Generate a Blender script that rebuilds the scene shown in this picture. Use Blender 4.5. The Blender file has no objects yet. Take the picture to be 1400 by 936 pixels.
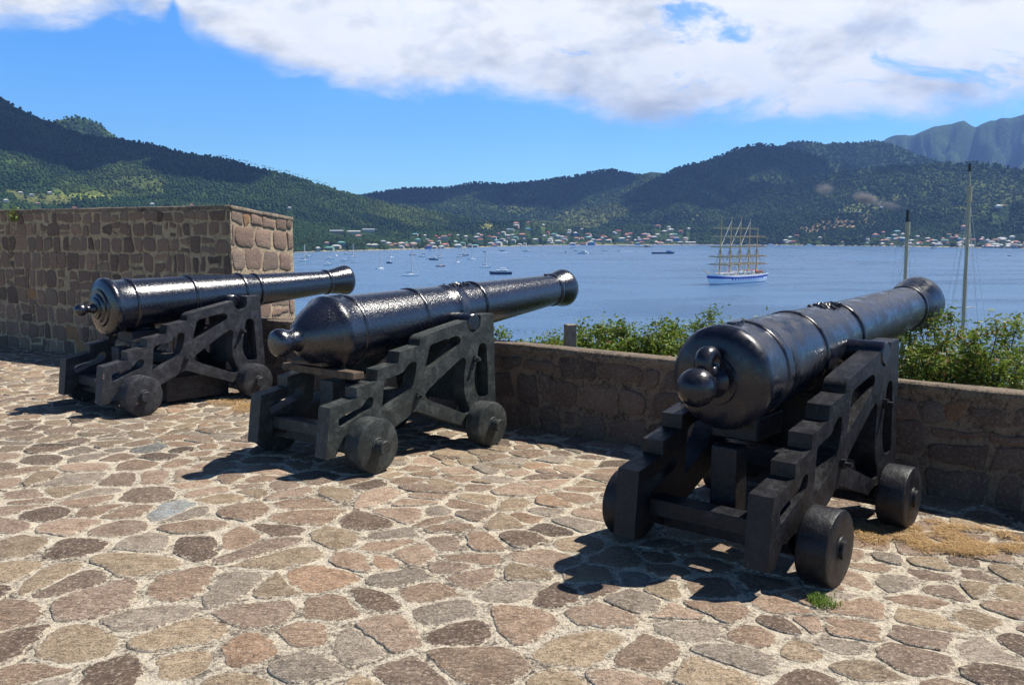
import bpy, math, random
import numpy as np
from mathutils import Vector, Matrix
from mathutils.geometry import tessellate_polygon
PI = math.pi
scn = bpy.context.scene
col = scn.collection
rng = np.random.default_rng(7)
random.seed(7)

# ------------------------------------------------------------------ camera
EYE = 1.6
FPX = 1265.0                      # focal length in pixels of a 1400 px wide picture
PITCH = math.atan(150.0 / FPX)
cam = bpy.data.cameras.new('camera')
camo = bpy.data.objects.new('camera', cam)
col.objects.link(camo)
cam.sensor_fit = 'HORIZONTAL'
cam.sensor_width = 36.0
cam.lens = 36.0 * FPX / 1400.0
cam.clip_start = 0.05
cam.clip_end = 80000
camo.location = (0, 0, EYE)
camo.rotation_euler = (PI / 2 - PITCH, 0, 0)
scn.camera = camo

# ------------------------------------------------------------------ light
SUN_AZ, SUN_EL = math.radians(73), math.radians(57.5)
SKY_STRENGTH = 0.055
scn.view_settings.view_transform = 'Standard'
scn.view_settings.look = 'None'
scn.view_settings.gamma = 1
scn.view_settings.exposure = 0.66
sun = bpy.data.lights.new('sun', 'SUN')
sun.energy = 5.0
sun.angle = math.radians(0.53)
sun.color = (1.0, 0.95, 0.87)
suno = bpy.data.objects.new('sun', sun)
col.objects.link(suno)
sv = Vector((math.cos(SUN_EL) * math.sin(SUN_AZ), math.cos(SUN_EL) * math.cos(SUN_AZ), math.sin(SUN_EL)))
suno.rotation_euler = sv.to_track_quat('Z', 'Y').to_euler()
suno.location = (20, 5, 30)


def ray(u, v):
    """direction of a photograph position, used to read real bearings off the camera"""
    x = (u - 700) / FPX
    y = -(v - 468) / FPX
    cp, sp = math.cos(PITCH), math.sin(PITCH)
    return np.array([x, cp + y * sp, -sp + y * cp])


def bearing(u, v):
    d = ray(u, v)
    return math.atan2(d[0], d[1]), d[2] / math.hypot(d[0], d[1])


def gnd(u, v, z=0.0):
    d = ray(u, v)
    t = (z - EYE) / d[2]
    return d[0] * t, d[1] * t


# ------------------------------------------------------------------ node helpers
class NT:
    def __init__(self, nt):
        self.nt = nt
        self.L = nt.links

    def n(self, kind, **kw):
        nd = self.nt.nodes.new(kind)
        for k, v in kw.items():
            setattr(nd, k, v)
        return nd

    def set(self, sock, v):
        if hasattr(v, 'is_output') or isinstance(v, bpy.types.NodeSocket):
            self.L.new(v, sock)
        else:
            sock.default_value = v

    def math(self, op, a, b=None, c=None, clamp=False):
        nd = self.n('ShaderNodeMath', operation=op)
        nd.use_clamp = clamp
        self.set(nd.inputs[0], a)
        if b is not None:
            self.set(nd.inputs[1], b)
        if c is not None:
            self.set(nd.inputs[2], c)
        return nd.outputs[0]

    def noise(self, vec, scale, detail=4, rough=0.5, dist=0.0):
        nd = self.n('ShaderNodeTexNoise')
        if vec is not None:
            self.L.new(vec, nd.inputs['Vector'])
        nd.inputs['Scale'].default_value = scale
        nd.inputs['Detail'].default_value = detail
        nd.inputs['Roughness'].default_value = rough
        nd.inputs['Distortion'].default_value = dist
        return nd.outputs['Fac']

    def ramp(self, fac, stops, interp='LINEAR'):
        nd = self.n('ShaderNodeValToRGB')
        cr = nd.color_ramp
        cr.interpolation = interp
        while len(cr.elements) > 1:
            cr.elements.remove(cr.elements[-1])
        cr.elements[0].position = stops[0][0]
        cr.elements[0].color = c4(stops[0][1])
        for p, c in stops[1:]:
            e = cr.elements.new(p)
            e.color = c4(c)
        self.L.new(fac, nd.inputs[0])
        return nd.outputs[0]

    def smooth(self, v, a, b, lo=0.0, hi=1.0):
        nd = self.n('ShaderNodeMapRange', interpolation_type='SMOOTHSTEP')
        self.set(nd.inputs[0], v)
        for i, x in enumerate((a, b, lo, hi)):
            self.set(nd.inputs[i + 1], x)
        return nd.outputs[0]

    def mix(self, f, a, b, blend='MIX'):
        nd = self.n('ShaderNodeMix', data_type='RGBA', blend_type=blend)
        self.set(nd.inputs[0], f)
        self.set(nd.inputs[6], c4(a) if isinstance(a, tuple) else a)
        self.set(nd.inputs[7], c4(b) if isinstance(b, tuple) else b)
        return nd.outputs[2]

    def scalevec(self, vec, s):
        nd = self.n('ShaderNodeMapping')
        self.L.new(vec, nd.inputs[0])
        nd.inputs['Scale'].default_value = s
        return nd.outputs[0]

    def bump(self, h, strength, dist):
        nd = self.n('ShaderNodeBump')
        nd.inputs['Strength'].default_value = strength
        nd.inputs['Distance'].default_value = dist
        self.L.new(h, nd.inputs['Height'])
        return nd.outputs[0]


def c4(c):
    return (c[0], c[1], c[2], 1.0) if len(c) == 3 else c


def new_mat(name):
    m = bpy.data.materials.new(name)
    m.use_nodes = True
    nt = NT(m.node_tree)
    bs = m.node_tree.nodes['Principled BSDF']
    tc = nt.n('ShaderNodeTexCoord')
    geo = nt.n('ShaderNodeNewGeometry')
    return m, nt, bs, tc, geo


def attr(nt, name):
    nd = nt.n('ShaderNodeAttribute', attribute_name=name)
    return nd.outputs['Color']


# ------------------------------------------------------------------ world: sky with clouds
world = bpy.data.worlds.new('World')
scn.world = world
world.use_nodes = True
w = NT(world.node_tree)
bg = world.node_tree.nodes['Background']
sky = w.n('ShaderNodeTexSky', sky_type='NISHITA')
sky.sun_disc = False
sky.sun_elevation = SUN_EL
sky.sun_rotation = SUN_AZ
sky.altitude = 50
sky.air_density = 1.0
sky.dust_density = 0.35
sky.ozone_density = 2.5
tc = w.n('ShaderNodeTexCoord')
sep = w.n('ShaderNodeSeparateXYZ')
w.L.new(tc.outputs['Generated'], sep.inputs[0])
az = w.math('ARCTAN2', sep.outputs[0], sep.outputs[1])
el = w.math('ARCSINE', sep.outputs[2])
# lower edge of the cloud bank as elevation over azimuth
edge_px = [(-200, 30), (-60, 28), (0, 24), (60, 25), (110, 27), (165, 20), (205, 25), (225, 25), (236, 4), (248, 40), (300, 66), (350, 88),
           (420, 104), (480, 117), (560, 122), (680, 128), (760, 145), (830, 163), (880, 170), (960, 160), (1050, 160),
           (1100, 165), (1160, 158), (1200, 150), (1260, 157), (1330, 158), (1400, 150), (1560, 140)]
fc = w.n('ShaderNodeFloatCurve')
cv = fc.mapping.curves[0]
pts = []
for u, v in edge_px:
    a, s = bearing(u, v)
    pts.append(((a + 0.75) / 1.5, math.atan(s) / 0.4))
while len(cv.points) > 2:
    cv.points.remove(cv.points[-1])
cv.points[0].location = (0, pts[0][1])
cv.points[1].location = (1, pts[-1][1])
for p in pts:
    cv.points.new(p[0], p[1])
fc.mapping.update()
w.L.new(w.math('DIVIDE', w.math('ADD', az, 0.75), 1.5, clamp=True), fc.inputs['Value'])
edge = w.math('MULTIPLY', fc.outputs[0], 0.4)
comb = w.n('ShaderNodeCombineXYZ')
w.L.new(az, comb.inputs[0])
w.L.new(w.math('MULTIPLY', el, 2.0), comb.inputs[1])
cvec = comb.outputs[0]
n1 = w.noise(cvec, 9.0, 9, 0.60, 0.4)
n2 = w.noise(cvec, 26.0, 7, 0.6, 0.2)
d = w.math('SUBTRACT', el, edge)
d = w.math('ADD', d, w.math('MULTIPLY', w.math('SUBTRACT', n1, 0.5), 0.075))
d = w.math('ADD', d, w.math('MULTIPLY', w.math('SUBTRACT', n2, 0.5), 0.022))
mask = w.smooth(d, -0.010, 0.022)
# blue gaps, denser towards the upper right
hn = w.noise(cvec, 7.5, 8, 0.62, 0.5)
gap = w.smooth(hn, 0.56, 0.67)
right = w.smooth(az, -0.12, 0.1, 0.0, 1.0)
gap = w.math('MULTIPLY', gap, w.math('ADD', w.math('MULTIPLY', right, 0.75), 0.08))
thin = w.smooth(w.noise(cvec, 14, 8, 0.65, 0.6), 0.40, 0.72, 0.0, 0.38)
gap = w.math('MAXIMUM', gap, w.math('MULTIPLY', thin, w.smooth(az, -0.36, -0.2, 1.0, 0.35)))
mask = w.math('MULTIPLY', mask, w.math('SUBTRACT', 1.0, gap))
# the bank lies over the bay; the rest of the sky is nearly clear
mask = w.math('MULTIPLY', mask, w.smooth(w.math('ABSOLUTE', az), 0.72, 1.05, 1.0, 0.12))
hi = w.smooth(el, 0.29, 0.45)
brk = w.smooth(w.noise(tc.outputs['Generated'], 2.3, 7, 0.6, 0.3), 0.52, 0.66)
mask_hi = w.math('MULTIPLY', brk, 0.05)
mm = w.n('ShaderNodeMix', data_type='FLOAT')
w.L.new(hi, mm.inputs[0])
w.L.new(mask, mm.inputs[2])
w.L.new(mask_hi, mm.inputs[3])
mask = mm.outputs[0]
shade = w.noise(cvec, 6.5, 6, 0.5, 0.3)
shade2 = w.noise(cvec, 22, 6, 0.6, 0.2)
sh = w.math('ADD', w.math('MULTIPLY', shade, 0.7), w.math('MULTIPLY', shade2, 0.3))
CL = 0.76
ccol = w.ramp(sh, [(0.36, (0.56 * CL, 0.58 * CL, 0.60 * CL)), (0.44, (0.80 * CL, 0.81 * CL, 0.81 * CL)), (0.52, (1.04 * CL, 1.03 * CL, 0.98 * CL))])
skyc = w.n('ShaderNodeVectorMath', operation='MULTIPLY')
w.L.new(sky.outputs[0], skyc.inputs[0])
tint = w.mix(w.smooth(el, 0.03, 0.19), (1.15, 2.05, 2.75), (0.60, 1.52, 2.50))
tsc = w.n('ShaderNodeVectorMath', operation='SCALE')
w.L.new(tint, tsc.inputs[0]); tsc.inputs['Scale'].default_value = SKY_STRENGTH
w.L.new(tsc.outputs[0], skyc.inputs[1])
# the clear sky deepens towards the zenith
deep = w.smooth(el, 0.20, 0.60, 1.0, 0.12)
skyd = w.n('ShaderNodeVectorMath', operation='SCALE')
w.L.new(skyc.outputs[0], skyd.inputs[0]); w.L.new(deep, skyd.inputs['Scale'])
w.L.new(w.mix(mask, skyd.outputs[0], ccol), bg.inputs['Color'])
bg.inputs['Strength'].default_value = 1.0


# ------------------------------------------------------------------ mesh helpers
def tag(o, label=None, cat=None, group=None, kind=None):
    if label: o['label'] = label
    if cat: o['category'] = cat
    if group: o['group'] = group
    if kind: o['kind'] = kind
    return o


def mesh_np(name, V, F, mats, parent=None, smooth=False, mi=None, colors=None, cname='col'):
    """F: (n,k) int array or list of tuples"""
    me = bpy.data.meshes.new(name)
    V = np.asarray(V, dtype=np.float32)
    if isinstance(F, np.ndarray):
        n, k = F.shape
        me.vertices.add(len(V))
        me.vertices.foreach_set('co', V.ravel())
        me.loops.add(n * k)
        me.loops.foreach_set('vertex_index', F.astype(np.int32).ravel())
        me.polygons.add(n)
        me.polygons.foreach_set('loop_start', np.arange(0, n * k, k, dtype=np.int32))
        me.update(calc_edges=True)
    else:
        me.from_pydata(V.tolist(), [], F)
        me.update()
    if not isinstance(mats, (list, tuple)):
        mats = [mats]
    for m in mats:
        me.materials.append(m)
    if mi is not None:
        me.polygons.foreach_set('material_index', np.asarray(mi, dtype=np.int32))
    me.polygons.foreach_set('use_smooth', np.full(len(me.polygons), bool(smooth)))
    if colors is not None:
        at = me.color_attributes.new(cname, 'FLOAT_COLOR', 'POINT')
        c = np.ones((len(V), 4), dtype=np.float32)
        colors = np.asarray(colors, dtype=np.float32)
        c[:, :colors.shape[1]] = colors
        at.data.foreach_set('color', c.ravel())
    o = bpy.data.objects.new(name, me)
    col.objects.link(o)
    if parent is not None:
        o.parent = parent
    return o


def empty(name, loc=(0, 0, 0), rz=0.0):
    o = bpy.data.objects.new(name, None)
    o.empty_display_size = 0.2
    o.location = loc
    o.rotation_euler = (0, 0, rz)
    col.objects.link(o)
    return o


class MB:
    """collects simple shapes that together make ONE part"""
    def __init__(self):
        self.V, self.F, self.M = [], [], []

    def add(self, V, F, m=0):
        k = len(self.V)
        self.V += [tuple(map(float, v)) for v in V]
        self.F += [tuple(i + k for i in f) for f in F]
        self.M += [m] * len(F)

    def box(self, x0, x1, y0, y1, z0, z1, m=0):
        V = [(x, y, z) for x in (x0, x1) for y in (y0, y1) for z in (z0, z1)]
        self.add(V, [(0, 1, 3, 2), (4, 6, 7, 5), (0, 4, 5, 1), (2, 3, 7, 6), (0, 2, 6, 4), (1, 5, 7, 3)], m)

    def tube(self, a, b, r0, r1=None, n=8, m=0, caps=True):
        a, b = Vector(a), Vector(b)
        if r1 is None: r1 = r0
        q = (b - a).to_track_quat('Z', 'Y')
        V = []
        for c, r in ((a, r0), (b, r1)):
            for i in range(n):
                t = 2 * PI * i / n
                V.append(c + q @ Vector((r * math.cos(t), r * math.sin(t), 0)))
        F = [(i, (i + 1) % n, n + (i + 1) % n, n + i) for i in range(n)]
        if caps:
            F += [tuple(range(n))[::-1], tuple(range(n, 2 * n))]
        self.add(V, F, m)

    def lathe(self, prof, origin, axis, n=48, m=0):
        """prof: list of (s, r) along axis"""
        q = Vector(axis).normalized().to_track_quat('Z', 'Y')
        o = Vector(origin)
        V, F = [], []
        for s, r in prof:
            for i in range(n):
                t = 2 * PI * i / n
                V.append(o + q @ Vector((r * math.cos(t), r * math.sin(t), s)))
        for k in range(len(prof) - 1):
            for i in range(n):
                j = (i + 1) % n
                F.append((k * n + i, k * n + j, (k + 1) * n + j, (k + 1) * n + i))
        if prof[0][1] > 1e-6: F.append(tuple(range(n))[::-1])
        if prof[-1][1] > 1e-6: F.append(tuple(range((len(prof) - 1) * n, len(prof) * n)))
        self.add(V, F, m)

    def build(self, name, mats, parent=None, smooth=False, bevel=0.0, segs=2, angle=35):
        o = mesh_np(name, np.array(self.V), self.F, mats, parent, smooth, self.M)
        if smooth:
            # sharp edges over an angle
            me = o.data
            me.set_sharp_from_angle(angle=math.radians(angle))
        if bevel > 0:
            b = o.modifiers.new('bevel', 'BEVEL')
            b.width = bevel
            b.segments = segs
            b.limit_method = 'ANGLE'
            b.angle_limit = math.radians(40)
            b.harden_normals = False
        return o


# value noise in numpy
_perm = rng.random((256, 256))
def vnoise(x, y):
    xi = np.floor(x).astype(int); yi = np.floor(y).astype(int)
    fx = x - xi; fy = y - yi
    fx = fx * fx * (3 - 2 * fx); fy = fy * fy * (3 - 2 * fy)
    g = lambda a, b: _perm[a & 255, b & 255]
    return (g(xi, yi) * (1 - fx) + g(xi + 1, yi) * fx) * (1 - fy) + (g(xi, yi + 1) * (1 - fx) + g(xi + 1, yi + 1) * fx) * fy
def fbm(x, y, o=5, gain=0.5):
    s = 0; a = 1; t = 0
    for i in range(o):
        s = s + a * vnoise(x * 2 ** i + 17.3 * i, y * 2 ** i + 9.1 * i); t += a; a *= gain
    return s / t


# ------------------------------------------------------------------ materials
def mat_paving_stone():
    m, nt, bs, tc, geo = new_mat('paving_stone')
    P = geo.outputs['Position']
    c = attr(nt, 'col')
    n = nt.noise(P, 9, 6, 0.65)
    c = nt.mix(nt.smooth(n, 0.42, 0.66, 0, 0.75), c, nt.mix(1.0, c, (0.62, 0.56, 0.50), 'MULTIPLY'), 'MIX')
    n2 = nt.noise(P, 140, 3, 0.7)
    c = nt.mix(nt.smooth(n2, 0.46, 0.36), c, (0.07, 0.05, 0.038))
    n3 = nt.noise(P, 60, 4, 0.6)
    c = nt.mix(nt.smooth(n3, 0.5, 0.68, 0, 0.55), c, (0.50, 0.41, 0.31))
    ve = nt.scalevec(P, (1, 2.6, 1))
    cr = nt.noise(ve, 7, 6, 0.7, 1.5)
    crack = nt.smooth(nt.math('ABSOLUTE', nt.math('SUBTRACT', cr, 0.5)), 0.0, 0.010)
    c = nt.mix(crack, (0.09, 0.065, 0.05), c)
    at = nt.n('ShaderNodeAttribute', attribute_name='col')
    en = nt.noise(P, 26, 7, 0.75, 0.6)
    sm = nt.math('ADD', nt.math('MULTIPLY', at.outputs['Alpha'], 0.24), en)
    sm = nt.smooth(sm, 0.68, 0.715)
    mc = nt.ramp(nt.noise(P, 90, 3, 0.7), [(0.35, (0.25, 0.20, 0.15)), (0.6, (0.58, 0.50, 0.38))])
    c = nt.mix(sm, c, mc)
    nt.L.new(c, bs.inputs['Base Color'])
    bs.inputs['Roughness'].default_value = 0.85
    h = nt.math('ADD', nt.math('MULTIPLY', n3, 0.6), nt.math('MULTIPLY', nt.noise(P, 22, 6, 0.65), 1.0))
    h = nt.math('ADD', h, nt.math('MULTIPLY', crack, 0.35))
    h = nt.math('ADD', h, nt.math('MULTIPLY', n2, 0.3))
    nt.L.new(nt.bump(h, 1.0, 0.014), bs.inputs['Normal'])
    return m

def mat_mortar(name='lime_mortar', light=(0.66, 0.575, 0.44), mid=(0.27, 0.22, 0.165), dark=(0.085, 0.070, 0.054), bias=-0.005):
    m, nt, bs, tc, geo = new_mat(name)
    P = geo.outputs['Position']
    n = nt.noise(P, 11, 9, 0.78, 0.8)
    n2 = nt.noise(P, 60, 4, 0.7)
    n3 = nt.noise(P, 1.3, 5, 0.6)
    f = nt.math('ADD', nt.math('MULTIPLY', n, 0.65), nt.math('MULTIPLY', n2, 0.35))
    f = nt.math('ADD', f, nt.math('MULTIPLY', nt.math('SUBTRACT', n3, 0.5), 0.25))
    c = nt.ramp(f, [(0.40 + bias, dark), (0.46 + bias, mid), (0.50 + bias, tuple(0.85 * x for x in light)), (0.54 + bias, light), (0.66 + bias, tuple(min(1, 1.2 * x) for x in light))])
    n4 = nt.noise(P, 160, 2, 0.6)
    c = nt.mix(nt.smooth(n4, 0.40, 0.30, 0, 0.75), c, (0.08, 0.07, 0.055))
    nt.L.new(c, bs.inputs['Base Color'])
    bs.inputs['Roughness'].default_value = 0.9
    h = nt.math('ADD', nt.noise(P, 24, 7, 0.7), nt.math('MULTIPLY', n2, 0.6))
    nt.L.new(nt.bump(h, 1.0, 0.030), bs.inputs['Normal'])
    return m

def mat_wall_stone():
    m, nt, bs, tc, geo = new_mat('wall_stone')
    P = geo.outputs['Position']
    c = attr(nt, 'col')
    n = nt.noise(P, 6, 6, 0.65)
    c = nt.mix(nt.smooth(n, 0.38, 0.7, 0, 0.55), c, (0.17, 0.12, 0.09))
    n2 = nt.noise(P, 55, 4, 0.7)
    c = nt.mix(nt.smooth(n2, 0.5, 0.7, 0, 0.35), c, (0.46, 0.38, 0.30))
    c = nt.mix(nt.smooth(n2, 0.42, 0.3, 0, 0.6), c, (0.07, 0.05, 0.04))
    nt.L.new(c, bs.inputs['Base Color'])
    bs.inputs['Roughness'].default_value = 0.9
    h = nt.math('ADD', nt.noise(P, 16, 7, 0.7), nt.math('MULTIPLY', n2, 0.5))
    nt.L.new(nt.bump(h, 1.0, 0.02), bs.inputs['Normal'])
    return m

def mat_gun(name, rough, lump, dist, base=(0.005, 0.006, 0.011), coat=0.0, spk=70, spec=0.5):
    m, nt, bs, tc, geo = new_mat(name)
    P = tc.outputs['Object']
    n = nt.noise(P, 3, 6, 0.6)
    nt.L.new(nt.ramp(n, [(0.3, base), (0.7, tuple(2.2 * x for x in base))]), bs.inputs['Base Color'])
    r = nt.smooth(nt.noise(P, spk, 4, 0.7), 0.36, 0.64, rough * 0.55, rough * 1.5)
    nt.L.new(r, bs.inputs['Roughness'])
    bs.inputs['Specular IOR Level'].default_value = spec
    bs.inputs['Coat Weight'].default_value = coat
    bs.inputs['Coat Roughness'].default_value = 0.24
    h = nt.math('ADD', nt.noise(P, lump, 4, 0.6), nt.math('MULTIPLY', nt.noise(P, lump * 3.3, 3, 0.6), 0.35))
    nt.L.new(nt.bump(h, 1.0, dist), bs.inputs['Normal'])
    return m

def mat_carriage(name, base, worn, amount, chips=0.0, rough=0.5):
    m, nt, bs, tc, geo = new_mat(name)
    P = tc.outputs['Object']
    n = nt.noise(P, 10, 9, 0.78, 0.3)
    c = nt.mix(nt.smooth(n, 0.44, 0.66, 0, amount), base, worn)
    n2 = nt.noise(P, 45, 4, 0.7)
    c = nt.mix(nt.smooth(n2, 0.55, 0.72, 0, 0.5), c, worn)
    if chips:
        n3 = nt.noise(P, 11, 3, 0.5)
        n4 = nt.noise(P, 3.1, 2, 0.5)
        f = nt.math('MULTIPLY', nt.smooth(n3, 0.70, 0.72), nt.smooth(n4, 0.45, 0.55))
        c = nt.mix(nt.math('MULTIPLY', f, chips), c, (0.33, 0.20, 0.17))
    nt.L.new(c, bs.inputs['Base Color'])
    bs.inputs['Specular IOR Level'].default_value = 0.28
    nt.L.new(nt.smooth(n, 0.3, 0.7, rough * 0.8, rough * 1.3), bs.inputs['Roughness'])
    h = nt.math('ADD', nt.noise(P, 28, 6, 0.65), nt.math('MULTIPLY', n2, 0.4))
    nt.L.new(nt.bump(h, 0.8, 0.005), bs.inputs['Normal'])
    return m

def mat_simple(name, c, rough=0.7, var=0.25, scale=8, bump=0.0, spec=0.5):
    m, nt, bs, tc, geo = new_mat(name)
    P = tc.outputs['Object']
    n = nt.noise(P, scale, 5, 0.6)
    lo = tuple(x * (1 - var) for x in c); hi = tuple(min(1, x * (1 + var)) for x in c)
    nt.L.new(nt.ramp(n, [(0.3, lo), (0.7, hi)]), bs.inputs['Base Color'])
    bs.inputs['Roughness'].default_value = rough
    bs.inputs['Specular IOR Level'].default_value = spec
    if bump:
        nt.L.new(nt.bump(n, 1.0, bump), bs.inputs['Normal'])
    return m

def mat_leaf(name, rough=0.5, trans=0.25):
    m, nt, bs, tc, geo = new_mat(name)
    c = attr(nt, 'col')
    nt.L.new(c, bs.inputs['Base Color'])
    bs.inputs['Roughness'].default_value = rough
    bs.inputs['Specular IOR Level'].default_value = 0.25
    tr = nt.n('ShaderNodeBsdfTranslucent')
    nt.L.new(nt.mix(0.5, c, (0.35, 0.5, 0.05), 'MIX'), tr.inputs[0])
    mx = nt.n('ShaderNodeMixShader')
    mx.inputs[0].default_value = trans
    nt.L.new(bs.outputs[0], mx.inputs[1]); nt.L.new(tr.outputs[0], mx.inputs[2])
    out = [n for n in m.node_tree.nodes if n.type == 'OUTPUT_MATERIAL'][0]
    nt.L.new(mx.outputs[0], out.inputs[0])
    return m

def mat_attr(name, rough=0.8, spec=0.2):
    m, nt, bs, tc, geo = new_mat(name)
    nt.L.new(attr(nt, 'col'), bs.inputs['Base Color'])
    bs.inputs['Roughness'].default_value = rough
    bs.inputs['Specular IOR Level'].default_value = spec
    return m

M_pave = mat_paving_stone()
M_mortar = mat_mortar()
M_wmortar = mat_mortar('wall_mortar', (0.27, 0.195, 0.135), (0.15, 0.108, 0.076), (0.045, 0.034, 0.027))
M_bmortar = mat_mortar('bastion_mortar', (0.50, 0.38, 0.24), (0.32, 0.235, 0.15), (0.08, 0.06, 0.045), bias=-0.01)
M_cope = mat_mortar('coping_mortar', (0.29, 0.22, 0.155), (0.17, 0.128, 0.092), (0.06, 0.047, 0.036), bias=0.01)
M_wstone = mat_wall_stone()

# ------------------------------------------------------------------ SETTING: far land
SEA = -45.0
HS = EYE - SEA

def curve_fn(pts, w2):
    """pts: (photo x, photo y) of a skyline -> function of azimuth giving slope"""
    A = [bearing(u, v) for u, v in pts]
    a = np.array([p[0] for p in A]); s = np.array([p[1] for p in A])
    return lambda x: np.interp(x, a, s, left=w2[0] if w2[0] is not None else s[0], right=w2[1] if w2[1] is not None else s[-1])

def az_of(u): return bearing(u, 318)[0]
AZ = lambda us: np.array([az_of(u) for u in us])
shore_x = AZ([-400, 0, 300, 405, 600, 740, 1000, 1250, 1400, 1800]); shore_d = np.array([1500, 1800, 2100, 2260, 2700, 3400, 3720, 3350, 3080, 2900.])
def shore(az): return np.interp(az, shore_x, shore_d)

LAYERS = [  # skyline points, (photo x -> distance), front width, back width, falloff power
    ([(-300, 60), (-100, 108), (0, 133), (20, 145), (45, 157), (75, 168), (100, 180), (130, 187), (160, 190), (200, 196), (250, 208), (300, 216), (350, 229), (400, 241), (440, 254), (480, 266), (500, 271), (540, 280), (600, 291), (650, 300), (700, 308), (760, 315), (820, 322)],
     ([-300, 0, 400, 760], [3900, 3800, 3500, 4100]), 1750, 1200, 1.15, (None, -0.02)),
    ([(20, 185), (60, 175), (80, 163), (100, 159), (120, 162), (140, 172), (160, 188), (190, 205)],
     ([0, 200], [5200, 5200]), 1200, 1200, 1.0, (-0.02, -0.02)),
    ([(380, 290), (440, 280), (490, 268), (520, 262), (560, 257), (610, 257), (650, 249), (690, 252), (740, 247), (790, 240), (815, 234), (835, 232), (860, 237), (885, 240), (905, 246), (960, 262), (1040, 280)],
     ([380, 960], [5300, 5400]), 1700, 1500, 1.2, (-0.02, -0.02)),
    ([(800, 262), (850, 245), (870, 240), (890, 235), (910, 237), (935, 242), (1000, 260)],
     ([800, 1000], [7300, 7300]), 1500, 1500, 1.0, (-0.02, -0.02)),
    ([(740, 312), (800, 290), (850, 268), (880, 253), (905, 240), (930, 228), (960, 221), (985, 213), (1010, 202), (1030, 198), (1048, 197), (1080, 202), (1110, 212), (1150, 222), (1200, 235), (1260, 252), (1330, 270)],
     ([740, 1300], [4700, 5400]), 1500, 1400, 1.1, (-0.02, -0.02)),
    ([(1010, 225), (1050, 205), (1070, 199), (1085, 194), (1105, 194), (1130, 197), (1170, 195), (1205, 193), (1225, 200), (1255, 212), (1285, 222), (1340, 240), (1400, 255)],
     ([1000, 1400], [6700, 6700]), 1500, 1500, 1.0, (-0.02, -0.02)),
    ([(1120, 238), (1180, 205), (1205, 193), (1215, 185), (1226, 182), (1250, 183), (1262, 178), (1275, 172), (1300, 167), (1318, 163), (1328, 169), (1336, 171), (1350, 165), (1365, 160), (1385, 158), (1400, 153), (1450, 146), (1600, 120), (1800, 140)],
     ([1100, 1700], [11500, 11500]), 4200, 2500, 1.0, (-0.02, None)),
    ([(960, 300), (1020, 272), (1060, 255), (1100, 245), (1150, 236), (1200, 229), (1250, 225), (1290, 223), (1340, 222), (1375, 227), (1400, 233), (1450, 236), (1600, 225), (1800, 230)],
     ([960, 1600], [4500, 4200]), 1250, 1100, 1.1, (-0.02, None)),
    ([(820, 312), (880, 306), (960, 303), (1010, 298), (1060, 290), (1110, 285), (1160, 284), (1220, 287), (1290, 284), (1340, 282), (1400, 278), (1500, 270), (1700, 270)],
     ([820, 1600], [3950, 3650]), 560, 800, 1.1, (-0.02, None)),
    ([(380, 330), (520, 316), (640, 306), (700, 303), (740, 305), (800, 312), (860, 320)],
     ([380, 860], [3100, 3950]), 450, 700, 1.0, (-0.02, -0.02)),
]
LY = []
for pts, (du, dd), wf, wb, pw, side in LAYERS:
    LY.append((curve_fn(pts, side), AZ(du), np.array(dd, float), wf, wb, pw))

def terrain(x, y):
    az = np.arctan2(x, y); r = np.hypot(x, y)
    ds = shore(az) + 50 * (fbm(az * 30, r * 0 + 3.0, 3) - 0.5)
    base = SEA - 3 + np.clip((r - ds) / 20 + 0.6, -3, 4.6) + np.clip(r - ds, 0, 1e9) * 0.010
    # spurs and gullies run down from the ridges
    wx = x + 500 * (fbm(x / 900, y / 900, 3) - 0.5); wy = y + 500 * (fbm(x / 900 + 7, y / 900 + 3, 3) - 0.5)
    rid = 1 - np.abs(2 * fbm(wx / 620 + 5, wy / 950 + 1, 5, 0.5) - 1)          # 0..1, ridged
    big = fbm(wx / 1300 + 11, wy / 1300 + 4, 3)
    h = base
    coast = np.clip((r - ds) / 420, 0, 1) ** 0.75
    for li, (f, du, dd, wf, wb, pw) in enumerate(LY):
        D = np.interp(az, du, dd)
        top = EYE + f(az) * D
        t = np.where(r < D, (D - r) / wf, (r - D) / wb)
        tt = np.clip(t, 0, 1)
        sh = (1 - tt) ** pw * (0.5 + 0.5 * (1 - tt)) if pw > 1 else (1 - tt)
        body = (top - base) * sh * coast
        m = np.clip(tt * 3.0, 0, 1)
        sc = 1 - m * (0.95 * (1 - rid) ** 1.2 + 0.38 * (1 - big)) * (1 - 0.15 * tt)
        if li == 6:      # the far massif is cut by steep ravines
            wa = az * 46 + 1.3 * fbm(az * 25 + 2, r / 900, 3)
            rv = np.abs(2 * fbm(wa, r / 2600 + 3, 4, 0.55) - 1)
            sc = 1 - np.clip(tt * 9, 0, 1) * 0.28 * (1 - np.clip(rv * 2.4, 0, 1)) - np.clip(tt * 6, 0, 1) * (0.30 * (1 - rid) + 0.12 * fbm(x / 260, y / 260, 4))
        hk = base + body * np.clip(sc, 0, 1)
        hk = np.where(t >= 1, base, hk)
        h = np.maximum(h, hk)
    return h

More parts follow.
